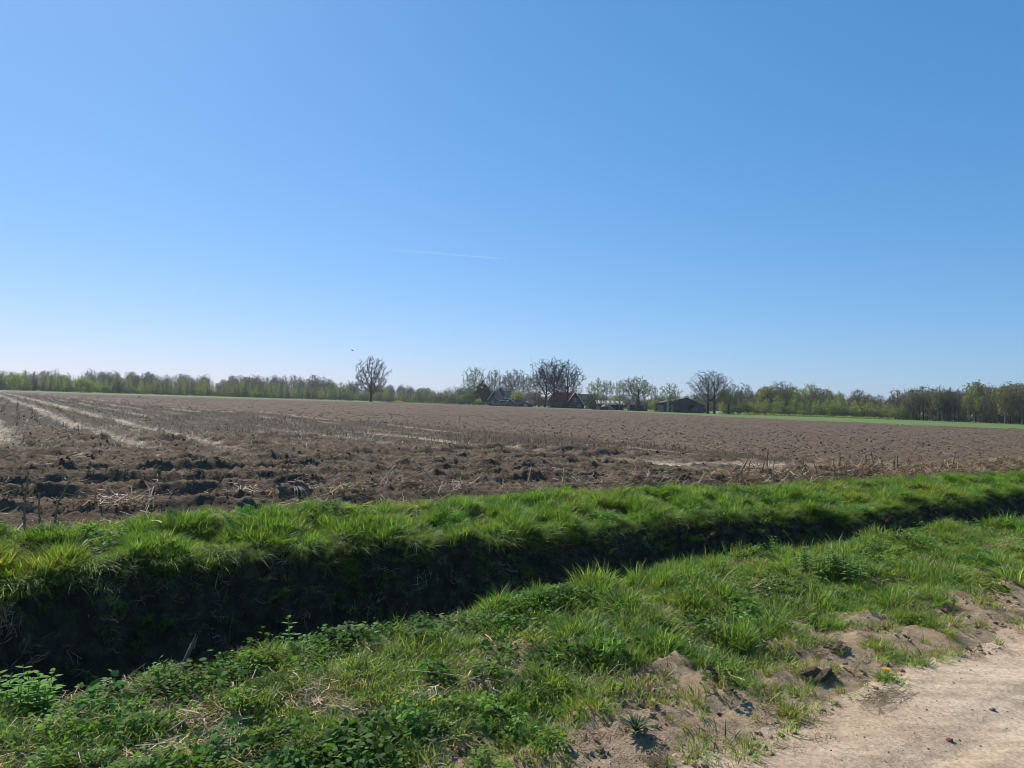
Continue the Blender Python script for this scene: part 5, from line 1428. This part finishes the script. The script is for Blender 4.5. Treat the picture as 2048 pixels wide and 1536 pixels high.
# tall dead stems at the field edge on the left and right
for s_, n_, h_, ln, lab in ((.11, 9.9, .72, (.02, 0), 'tall dead brown stem at the field edge, leftmost'), (.40, 9.95, .55, (.13, .03), 'dead brown stem leaning right at the left field edge'), (.26, 10.2, .36, (-.02, 0), 'short dead stem between the two tall ones at the left'),
                          (13.37, 10.1, .66, (.03, 0), 'tall dead stem above the straw at the right'), (3.41, 11.2, .55, (.02, .02), 'dead stem rising behind the uprooted maize clumps')):
    z = np.linspace(-.05, 1, 6); p_ = np.stack([ln[0] * z ** 2 + .008 * np.sin(9 * z), ln[1] * z ** 2, z * h_], 1)
    put(stem_obj('dead_stem', p_, .014, .009, M_STALK1), 'dead_stem', s_, n_, 1.0, lab, 'stem', rz=0, tilt=0)
# loose maize stalks sticking out of the straw
for s_, n_, L, az, el, lab in ((5.94, 11.1, .62, 2.2, .75, 'pale maize stalk leaning left out of the ploughed soil'), (7.6, 10.9, .5, .7, 1.0, 'pale maize stalk standing slanted before the ridge'), (8.4, 10.8, .45, 1.2, 1.1, 'short pale stalk upright in the straw, mid field edge'),
                           (5.1, 11.6, .5, .5, .7, 'brown stalk leaning right across the furrow'), (9.1, 10.7, .55, 2.5, .5, 'pale stalk leaning left in the dark straw'), (10.5, 10.6, .6, .4, .35, 'long pale stalk lying in the straw'), (18.6, 10.6, 1.0, .75, .33, 'long slanting pale stalk at the right end of the straw'), (11.4, 10.4, .5, .3, .6, 'tilted brown stalk near the sandy ruts')):
    t = np.linspace(0, 1, 5)[:, None]; d = np.array([math.cos(az + TH) * math.cos(el), math.sin(az + TH) * math.cos(el), math.sin(el)])
    p_ = d * L * t + np.array([0, 0, -.05 * L]) * t ** 2
    put(stem_obj('maize_stalk', p_, .012, .009, M_DRY1), 'maize_stalk', s_, n_, 1.0, lab, 'stalk', rz=0, tilt=0)

# clods and turf lumps
def rough_lump(name, seed, mat, rough=.45, fl=.75):
    r = np.random.default_rng(seed); bm = bmesh.new(); bmesh.ops.create_icosphere(bm, subdivisions=4, radius=1)
    v = np.array([x.co[:] for x in bm.verts]); f = np.array([[l.index for l in x.verts] for x in bm.faces]); bm.free()
    o = r.uniform(0, 60, 2); d = 1 + rough * fbm(v[:, 0] * 1.1 + o[0] + v[:, 2], v[:, 1] * 1.1 + o[1] - v[:, 2], 5, seed % 30, .62)
    v = v * d[:, None]; v[:, 2] = np.where(v[:, 2] < -.25, -.25 + .25 * (v[:, 2] + .25), v[:, 2]) * fl
    return mesh_np(name, v, tris=f, mats=[mat])
def lump_mat():
    m, nt, out = new_mat('turf_lump'); h = NT(nt); co = h.coord(); n2 = h.noise(co, 3.0, 6, .65); n3 = h.noise(co, 16, 5, .7)
    c = h.ramp(n2, [(.3, (.20, .145, .085)), (.55, (.34, .26, .165)), (.75, (.50, .40, .27))])
    h.out(h.principled(c, .95, .1, h.bump(h.math('ADD', n2, n3), 1.0, .10))); return m
M_LUMP = lump_mat()
M_LUMP2 = plain_mat('field_lump', (.135, .102, .07), .95, .1, .45, 3, bump=.8)
LUMP = [rough_lump('turf_clod', 10 + k, M_LUMP, .55, .95) for k in range(5)]
def root_mesh(seed, n_=90, L=.09):
    r = np.random.default_rng(seed); a = r.uniform(0, 6.28, n_); e = r.uniform(-.2, 1.3, n_)
    D_ = np.stack([np.cos(a) * np.cos(e), np.sin(a) * np.cos(e), np.sin(e)], 1); P = D_ * .9 * np.array([1, 1, .7]); V = []
    for i in range(n_):
        d = unit(D_[i] + r.normal(0, .5, 3)); s_ = unit(np.cross(d, r.normal(0, 1, 3))) * .022; l_ = r.uniform(.3, .9)
        V += [P[i] - s_, P[i] + s_, P[i] + d * l_ * .6 + s_ * .7 + [0, 0, -.05], P[i] + d * l_ * .6 - s_ * .7 + [0, 0, -.05], P[i] + d * l_ + np.array([0, 0, -.2 * l_])]
    k = (np.arange(n_) * 5)[:, None]; me = mesh_np('roots', np.array(V), quads=k + np.array([[0, 1, 2, 3]]), tris=k + np.array([[3, 2, 4]]), mats=[M_DRY1], smooth=False)
    shade_attr(me, r.uniform(.4, 1.1, (n_, 1)) * np.ones((1, 3)), 5); return me
ROOT = [root_mesh(60 + k) for k in range(3)]
for k, (s_, n_, sc, lab) in enumerate(((3.33, 2.90, (.085, .075, .15), 'upright dark turf clod on the sandy shoulder, tallest of all'), (3.99, 2.66, (.19, .12, .11), 'large matted turf clod near the yellow flower'), (4.07, 2.98, (.13, .10, .09), 'rounded turf clod against the verge grass'),
        (3.62, 3.08, (.20, .09, .06), 'flat turf clod at the grass edge behind the tallest clod'), (5.27, 3.02, (.09, .07, .06), 'small dark turf clod farther along the shoulder'), (2.43, 2.42, (.12, .09, .06), 'turf clod at the bottom edge by the track'),
        (2.69, 3.00, (.22, .10, .06), 'low turf clod left of the dark thistle'), (6.3, 3.05, (.22, .12, .08), 'pale turf clod at the right end of the shoulder'), (5.61, 2.75, (.13, .09, .06), 'grassy turf clod by the track at the right'), (4.45, 2.88, (.24, .12, .07), 'long low turf clod right of the rounded one'))):
    e = tag(empty('turf_clod', gpt(s_, n_, -.01), rd.uniform(0, 6.28)), lab, 'clod')
    sc = tuple(v * .5 for v in sc)
    a = link('soil', LUMP[k % 5], e); a.scale = sc
    b = link('roots', ROOT[k % 3], e); b.scale = sc
# dead grass mat dragged on to the track
e = empty('grass_mat', gpt(4.10, 2.32, .004), TH + .1); tag(e, 'mat of dead brown grass lying on the track edge', 'grass mat')
mt = litter('grass_mat', np.random.default_rng(9), 150, .15, .05, .16, .002, .004, M_DRY1, .02, .03); a = link('dead_grass', mt.data, e); a.scale = (1.5, .5, 1)
# uprooted maize clumps
for k, (s_, n_, sc, lab) in enumerate(((2.72, 10.42, .16, 'uprooted maize root clump with pale hanging leaves, the left one'), (3.42, 10.85, .2, 'large uprooted maize root clump, the right one of two'))):
    e = tag(empty('maize_root_clump', gpt(s_, n_, .03), .5 * k), lab, 'root clump')
    a = link('root_ball', rough_lump('root_ball', 33 + k, M_LUMP2, .6, .9), e); a.scale = (sc, sc * .8, sc)
    b = link('roots', ROOT[k], e); b.scale = (sc * 1.02, sc * .85, sc)
    r = np.random.default_rng(k); V = []
    for j in range(16):
        aa = -1.2 + r.normal(0, .7); d = np.array([math.cos(aa), math.sin(aa), 0]); sd = np.array([-d[1], d[0], 0]) * .0055
        pts = [d * sc * .5 + [0, 0, sc * .8], d * sc * 1.0 + [0, 0, sc * .55], d * sc * (1.2 + .3 * r.random()) + [0, 0, -.02]]
        for p_, w_ in zip(pts, (1, .9, .2)): V += [p_ - sd * w_, p_ + sd * w_]
    kk = (np.arange(16) * 6)[:, None]; me = mesh_np('dry_leaves', np.array(V), quads=np.concatenate([kk + np.array([[0, 1, 3, 2]]), kk + np.array([[2, 3, 5, 4]])]), mats=[M_DRY1], smooth=False)
    shade_attr(me, r.uniform(.6, 1.3, (16, 1)) * np.array([[1, 1.03, 1.1]]), 6); link('dry_leaves', me, e)
CL1 = [rough_lump('field_clod', 80 + k, M_LUMP2, .6) for k in range(3)]
for k, (s_, n_, sc, lab) in enumerate(((12.76, 14.6, .2, 'big dark soil clod left of the sandy rut'), (13.6, 14.4, .19, 'peaked soil clod beside the sandy rut'), (9.9, 17.2, .17, 'dark soil clod above the long ridge'), (3.0, 20.5, .14, 'dark soil clod among the stubble at the left'), (1.2, 17.0, .16, 'large soil clod at the far left of the ploughed strip'))):
    put(CL1[k % 3], 'soil_clod', s_, n_, (sc, sc * .8, sc * .85), lab, 'clod', tilt=.3)

# plants one can pick out
def leafy_stem(name, label, s_, n_, H, pairs, L, wf, mat, branches=1, spread=.0, seed=0, rz=0.0, cat='plant'):
    """upright stems with opposite toothed leaves (nettle-like): parts stem and leaf"""
    e = tag(empty(name, gpt(s_, n_, -.01), rz), label, cat); r = np.random.default_rng(seed)
    P, D_, Nn_, LL = [], [], [], []
    for b in range(branches):
        a0 = r.uniform(0, 6.28); rad = spread * math.sqrt(r.random()); off = np.array([rad * math.cos(a0), rad * math.sin(a0), 0]); h_ = H * r.uniform(.7, 1.05) * (1 - .35 * rad / max(spread, .01) * (spread > 0)); ln = np.array([r.normal(0, .08), r.normal(0, .08), 0]) * h_
        z = np.linspace(0, 1, 6)[:, None]; pts = off + ln * z ** 2 + np.array([0, 0, h_]) * z
        link('stem', stem_obj('stem', pts, .004, .002, mat, 4), e)
        for k in range(pairs):
            t = .2 + .8 * (k + .5) / pairs; c_ = off + ln * t * t + np.array([0, 0, h_ * t])
            for sg in (0, math.pi):
                a = k * 1.57 + sg + b; d = np.array([math.cos(a), math.sin(a), .35 - .5 * (1 - t)]); P.append(c_); D_.append(unit(d)); Nn_.append(unit(np.array([-d[0] * .4, -d[1] * .4, 1.]))); LL.append(L * (1 - .45 * t) * r.uniform(.8, 1.15))
    P, D_, Nn_, LL = map(np.array, (P, D_, Nn_, LL)); v, t = leaf_fan(P, D_, Nn_, LL, LL * wf, r)
    me = mesh_np('leaves', v, tris=t, mats=[mat], smooth=False); shade_attr(me, r.uniform(.75, 1.3, (len(P), 1)) * np.ones((1, 3)), 6); link('leaves', me, e); return e
leafy_stem('nettle', 'single upright nettle stem on the ditch edge, left of centre', 1.36, 4.28, .30, 6, .075, .55, M_HERB_BR, 1, 0, 1)
leafy_stem('nettle_clump', 'bright green nettle clump on the ditch edge at the far left', .03, 4.25, .24, 5, .075, .6, M_HERB_BR, 26, .22, 2)
leafy_stem('nettle_clump', 'dark green nettle clump in the verge grass at the right', 6.25, 4.05, .30, 6, .09, .55, M_HERB1, 34, .32, 3)
leafy_stem('nettle', 'small nettle shoot at the ditch edge, right of centre', 6.5, 4.9, .30, 6, .07, .5, M_HERB1, 2, .03, 4)
def rosette(name, label, s_, n_, n_l, L, wf, mat, el0, el1, seed, teeth=False, dz=0.0):
    e = tag(empty(name, gpt(s_, n_, dz), 0), label, 'plant'); r = np.random.default_rng(seed)
    for k in range(n_l):
        a = k * 2.4 + r.normal(0, .2); el = r.uniform(el0, el1); l_ = L * r.uniform(.7, 1.1); m = 7; V = []
        d = np.array([math.cos(a), math.sin(a)])
        for j in range(m):
            t = j / (m - 1); rr = l_ * t * math.cos(el * (1 - .5 * t)); zz = l_ * t * math.sin(el) * (1 - .35 * t); w = l_ * wf * math.sin(math.pi * (t * .88 + .06)) * (1 if not teeth or j % 2 else .5)
            c_ = np.array([d[0] * rr, d[1] * rr, zz]); sd = np.array([-d[1], d[0], 0]) * w / 2; V += [c_ - sd + [0, 0, w * .2], c_, c_ + sd + [0, 0, w * .2]]
        Q = []
        for j in range(m - 1): Q += [(3 * j, 3 * j + 1, 3 * j + 4, 3 * j + 3), (3 * j + 1, 3 * j + 2, 3 * j + 5, 3 * j + 4)]
        me = mesh_np('leaf', np.array(V), quads=np.array(Q), mats=[mat], smooth=not teeth); shade_attr(me, r.uniform(.8, 1.2, (1, 1)) * np.ones((1, 3)), len(V)); link('leaf', me, e)
    return e
rosette('thistle', 'dark spiny thistle on the bare shoulder at the bottom', 2.50, 2.62, 40, .10, .17, M_HERB_DK, .5, 1.4, 1, True)
rosette('thistle', 'greyish thistle rosette amid the verge grass, mid right', 2.95, 3.75, 22, .09, .18, M_HERB_DK, .6, 1.4, 2, True)
rosette('burdock', 'plant with large pale broad leaves on the ditch edge', 1.82, 4.52, 7, .12, .6, M_HERB_SV, .3, 1.2, 3, dz=.05)
rosette('dock_plant', 'broad leaved green dock plant in the mid verge', 2.1, 3.9, 9, .11, .28, M_HERB1, .4, 1.2, 4)
dn = rosette('dandelion', 'yellow dandelion flower at the edge of the track', 4.41, 2.50, 9, .10, .3, M_HERB_BR, .05, .45, 5, True, dz=.01)
def flower(parent, h_, r_, n_p=16):
    link('stem', stem_obj('stem', [(0, 0, 0), (.004, 0, h_ * .5), (.006, 0, h_)], .0022, .0018, M_HERB1, 4), parent)
    V, T_ = [], []
    for ring, (n_k, rr, up) in enumerate(((n_p, r_, .25), (n_p, r_ * .75, .6), (8, r_ * .45, 1.2))):
        for k in range(n_k):
            a = k * 6.283 / n_k + ring * .2; d = np.array([math.cos(a), math.sin(a), up * .4]); s_ = np.array([-d[1], d[0], 0]) * rr * .16; b = len(V); o_ = np.array([.006, 0, h_])
            V += [o_, o_ + d * rr * .7 - s_, o_ + d * rr, o_ + d * rr * .7 + s_]; T_ += [(b, b + 1, b + 2), (b, b + 2, b + 3)]
    me = mesh_np('flower_head', np.array(V), tris=np.array(T_), mats=[M_PETAL], smooth=False); shade_attr(me, np.array([[1., 1, 1]]), len(V)); link('flower_head', me, parent)
flower(dn, .05, .028)
for s_, n_, lab in ((1.52, 3.19, 'small yellow flower low in the herbs, the left one'), (1.68, 3.13, 'small orange yellow flower low in the herbs, the right one')):
    e = rosette('buttercup', lab, s_, n_, 5, .05, .5, M_HERB1, .3, 1, 8); flower(e, .13, .014, 8)
# stick, twig and dry stems on the ditch edge
st_ = stem_obj('broken_stake', [(0, 0, -.08), (.02, 0, .06), (.05, .01, .17), (.075, .01, .235)], .016, .010, M_WOOD, 7)
sk = tag(empty('broken_stake', gpt(.76, 4.30), .2), 'weathered broken stake leaning on the ditch edge at the left', 'stake'); link('shaft', st_, sk)
for k in range(3): link('splinter', stem_obj('splinter', [(.068 + .006 * k, .004 * k, .21), (.082 + .008 * k, .01 * k, .27 + .02 * (k % 2))], .006, .001, M_WOOD, 4), sk)
tw = tag(empty('dry_twig', gpt(3.46, 5.02), 0), 'thin bare twig sticking out over the dark ditch', 'twig')
link('shoot', stem_obj('shoot', [(0, 0, 0), (.07, .05, .14), (.15, .10, .27), (.20, .14, .34), (.28, .18, .38)], .006, .003, M_DRY1), tw)
for a, b in (((.15, .10, .27), (.17, .12, .34)), ((.20, .14, .34), (.22, .20, .39)), ((.11, .08, .20), (.09, .1, .26)), ((.24, .16, .36), (.3, .14, .36))): link('twiglet', stem_obj('twiglet', [a, b], .0025, .001, M_DRY1, 4), tw)
for s_, n_, dx, dz_, lab in ((1.75, 4.88, .22, .22, 'thin grey dry stem leaning right over the ditch at the left'), (2.35, 4.9, -.30, .36, 'long thin dry stem leaning left over the ditch'), (4.6, 5.1, .10, .28, 'dry grass stem upright at the ditch edge, centre'), (7.2, 5.05, -.16, .26, 'dry stem arching over the ditch at the right')):
    e = tag(empty('dry_plant', gpt(s_, n_), 0), lab, 'dry plant'); link('stalk', stem_obj('stalk', [(0, 0, 0), (dx * .4, .02, dz_ * .5), (dx, .05, dz_)], .003, .0015, M_DRY1, 4), e); link('seed_head', stem_obj('seed_head', [(dx, .05, dz_), (dx * 1.12, .055, dz_ * 1.06)], .004, .0015, M_DRY1, 4), e)
for s_, n_, L, az, lab in ((3.71, 3.65, .26, .2, 'pale straw lying flat on the verge, mid right'), (2.0, 3.45, .28, 2.4, 'pale straw lying slanted in the herbs'), (.6, 3.5, .2, .4, 'pale straw at the lower left of the verge'), (.85, 3.0, .32, 1.9, 'pale curved straw near the bottom left'), (1.05, 3.9, .18, .9, 'short pale straw below the broken stake')):
    e = link('straw', stem_obj('straw', [(0, 0, .05), (L * .5, .02, .065), (L, 0, .055)], .004, .003, M_DRY1, 5)); e.location = gpt(s_, n_, .02); e.rotation_euler = (0, 0, az + TH); tag(e, lab, 'straw')
# pebbles and scraps on the track
M_PEB = plain_mat('grey_pebble', (.26, .23, .20), .8, .3, .3, 20); M_BRICKP = plain_mat('red_pebble', (.26, .085, .06), .8, .3, .3, 20)
PB = [rough_lump('pebble', 120 + k, M_PEB, .3, .7) for k in range(3)]; PR = rough_lump('pebble', 130, M_BRICKP, .35, .6)
put(PR, 'pebble', 3.92, 1.89, .016, 'small reddish stone on the sandy track', 'stone', dz=.006)
put(PB[0], 'pebble', 4.53, 1.96, .015, 'small brown stone on the track near the right edge', 'stone', dz=.006)
put(PB[1], 'pebble', 2.9, 2.28, .016, 'grey stone at the track edge near the bottom', 'stone', dz=.006)
gv = Mix(); s = along(rd, 9000, -2, 25, 4.0); n = rd.uniform(-.8, 3.2, 9000)
M_GRIT = plain_mat('grit', (.30, .25, .19), .9, .2, .3, 3, inst=True); GRIT = [clod_proto('grit', rd, 1, M_GRIT) for _ in range(3)]
P = xyz(s, n); gv.add(P, GRIT, rd, (1, 1), .8, (1, .95, .9), .35); gv.s[-1] = .0022 + .006 * rd.random(len(P)) ** 4
s = along(rd, 16000, -1, 20, 4.0); n = NR(s) + rd.uniform(-.25, 1.1, 16000); m_ = rd.random(16000) < sandy(s, n) * sstep(-.1, .35, fbm(s * 2.2, n * 2.6, 3, 33)); s, n = s[m_], n[m_]
P = xyz(s, n); gv.add(P, GRIT, rd, (1, 1), .8, (.95, .8, .62), .3); gv.s[-1] = .003 + .022 * rd.random(len(P)) ** 4
gv.done('track_gravel', 'fine gravel and soil crumbs scattered on the track and its shoulder', 'gravel')

# ------------------------------------------------------------------ birds, contrail, haze
M_BIRD = plain_mat('dark_feathers', (.022, .022, .026), .6, .4, .2, 20)
def bird_mesh(name, wings=True):
    """one continuous body: lofted trunk with head, bill and tail; wings drawn out of the flanks"""
    st = [(-.24, .004, .05), (-.16, .014, .045), (-.10, .035, .045), (0, .06, .065), (.10, .058, .065), (.15, .034, .04), (.19, .036, .038), (.225, .022, .024), (.255, .008, .008), (.285, .002, .002)]
    k = 8; V = []
    for x_, rz_, ry_ in st:
        for j in range(k): a = j * 2 * math.pi / k; V.append((x_, ry_ * math.cos(a), rz_ * math.sin(a) + (.02 if x_ > .14 else 0)))
    F = [(i * k + j, i * k + (j + 1) % k, (i + 1) * k + (j + 1) % k, (i + 1) * k + j) for i in range(len(st) - 1) for j in range(k)]
    if wings:
        for sg in (-1, 1):
            b = len(V); prof = [(.05, .11, -.06), (.2, .13, -.08), (.34, .08, -.10), (.46, -.03, -.10)]
            for y_, xf, xb in prof:
                z_ = .03 + .28 * y_ - .25 * max(0, y_ - .25)
                V += [(xf, sg * y_, z_ + .008), (xb, sg * y_, z_ + .008), (xb, sg * y_, z_ - .006), (xf, sg * y_, z_ - .006)]
            for i in range(3):
                for j in range(4): F.append((b + 4 * i + j, b + 4 * i + (j + 1) % 4, b + 4 * i + 4 + (j + 1) % 4, b + 4 * i + 4 + j))
            F.append((b + 12, b + 13, b + 14, b + 15))
    else:
        for sg in (-1, 1):
            b = len(V); V += [(.0, sg * .03, -.04), (.03, sg * .03, -.04), (.03, sg * .035, -.16), (.0, sg * .035, -.16), (.05, sg * .035, -.165)]; F += [(b, b + 1, b + 2, b + 3), (b + 2, b + 4, b + 3)]
    me = bpy.data.meshes.new(name); me.from_pydata(V, [], F); me.materials.append(M_BIRD); return me
b1 = link('bird', bird_mesh('bird')); b1.location = (at(702, 140), 140, 10.35); b1.rotation_euler = (.15, .1, .5); b1.scale = (1.1,) * 3; tag(b1, 'small dark bird flying in the sky left of the lone oak', 'bird')
b2 = link('bird', bird_mesh('bird', False)); b2.location = (at(280, 140), 140, .36); b2.rotation_euler = (0, -.5, .4); b2.scale = (1.6,) * 3; tag(b2, 'dark bird standing on the brown field at the far left', 'bird')
b3 = link('bird', bird_mesh('bird', False)); b3.location = (at(987, 312), 312, 15.6); b3.rotation_euler = (0, -.6, 1.2); b3.scale = (1.6,) * 3; tag(b3, 'dark bird perched on top of the bare tree behind the dark house', 'bird')

def ray(px, py, Y):
    """world point seen at a photo pixel, Y metres ahead"""
    d = cam.matrix_world.to_3x3() @ Vector(((px - 1024) / 1490, -(py - 768) / 1490, -1)); d = d / d.y
    return np.array([d.x * Y, Y, EYE + d.z * Y])
A0, A1 = ray(1010, 518, 46000), ray(640, 487, 42000)
n_ = 60; V = []; dens = []
ax = unit(A1 - A0); up_ = unit(np.cross(ax, np.cross(np.array([0, 0, 1.]), ax))); sd_ = np.cross(ax, up_)
for i in range(n_ + 1):
    t = i / n_; c_ = A0 + (A1 - A0) * t; rr = 26 + 60 * t + 7 * math.sin(i * 1.7) * t
    for j in range(8): a = j * math.pi / 4; V.append(c_ + (up_ * math.cos(a) + sd_ * math.sin(a)) * rr); dens.append((1 - t) ** 1.6 * min(1, .35 + i * .25))
V = np.array(V); Q = [(i * 8 + j, i * 8 + (j + 1) % 8, i * 8 + 8 + (j + 1) % 8, i * 8 + 8 + j) for i in range(n_) for j in range(8)]
m, nt, out = new_mat('ice_trail'); h = NT(nt); tr_ = h.node('ShaderNodeBsdfTransparent'); df = h.node('ShaderNodeBsdfDiffuse'); df.inputs[0].default_value = (.9, .9, .9, 1)
tl = h.node('ShaderNodeBsdfTranslucent'); tl.inputs[0].default_value = (.9, .9, .9, 1); mx1 = h.node('ShaderNodeMixShader'); nt.links.new(df.outputs[0], mx1.inputs[1]); nt.links.new(tl.outputs[0], mx1.inputs[2])
mx2 = h.node('ShaderNodeMixShader'); h.set(mx2.inputs[0], h.math('MULTIPLY', h.attr('dens'), .13)); nt.links.new(tr_.outputs[0], mx2.inputs[1]); nt.links.new(mx1.outputs[0], mx2.inputs[2]); h.out(mx2.outputs[0])
org = V.mean(0); me = mesh_np('contrail', V - org, quads=np.array(Q), mats=[m]); add_attr(me, 'dens', dens)
ct = link('contrail', me); ct.location = org; tag(ct, 'thin white aircraft trail fading to the left across the blue sky', 'contrail')

hz = box('haze', None, (-1550, -1550, -3), (1550, 1550, 27), M_WHITE)
m, nt, out = new_mat('air'); pv = nt.nodes.new('ShaderNodeVolumePrincipled'); pv.inputs['Color'].default_value = (.86, .92, 1.0, 1); pv.inputs['Density'].default_value = .00016; pv.inputs['Anisotropy'].default_value = .35
nt.links.new(pv.outputs[0], out.inputs['Volume']); hz.data.materials.clear(); hz.data.materials.append(m); tag(hz, 'thin blue spring haze over the fields', 'haze', kind='stuff')
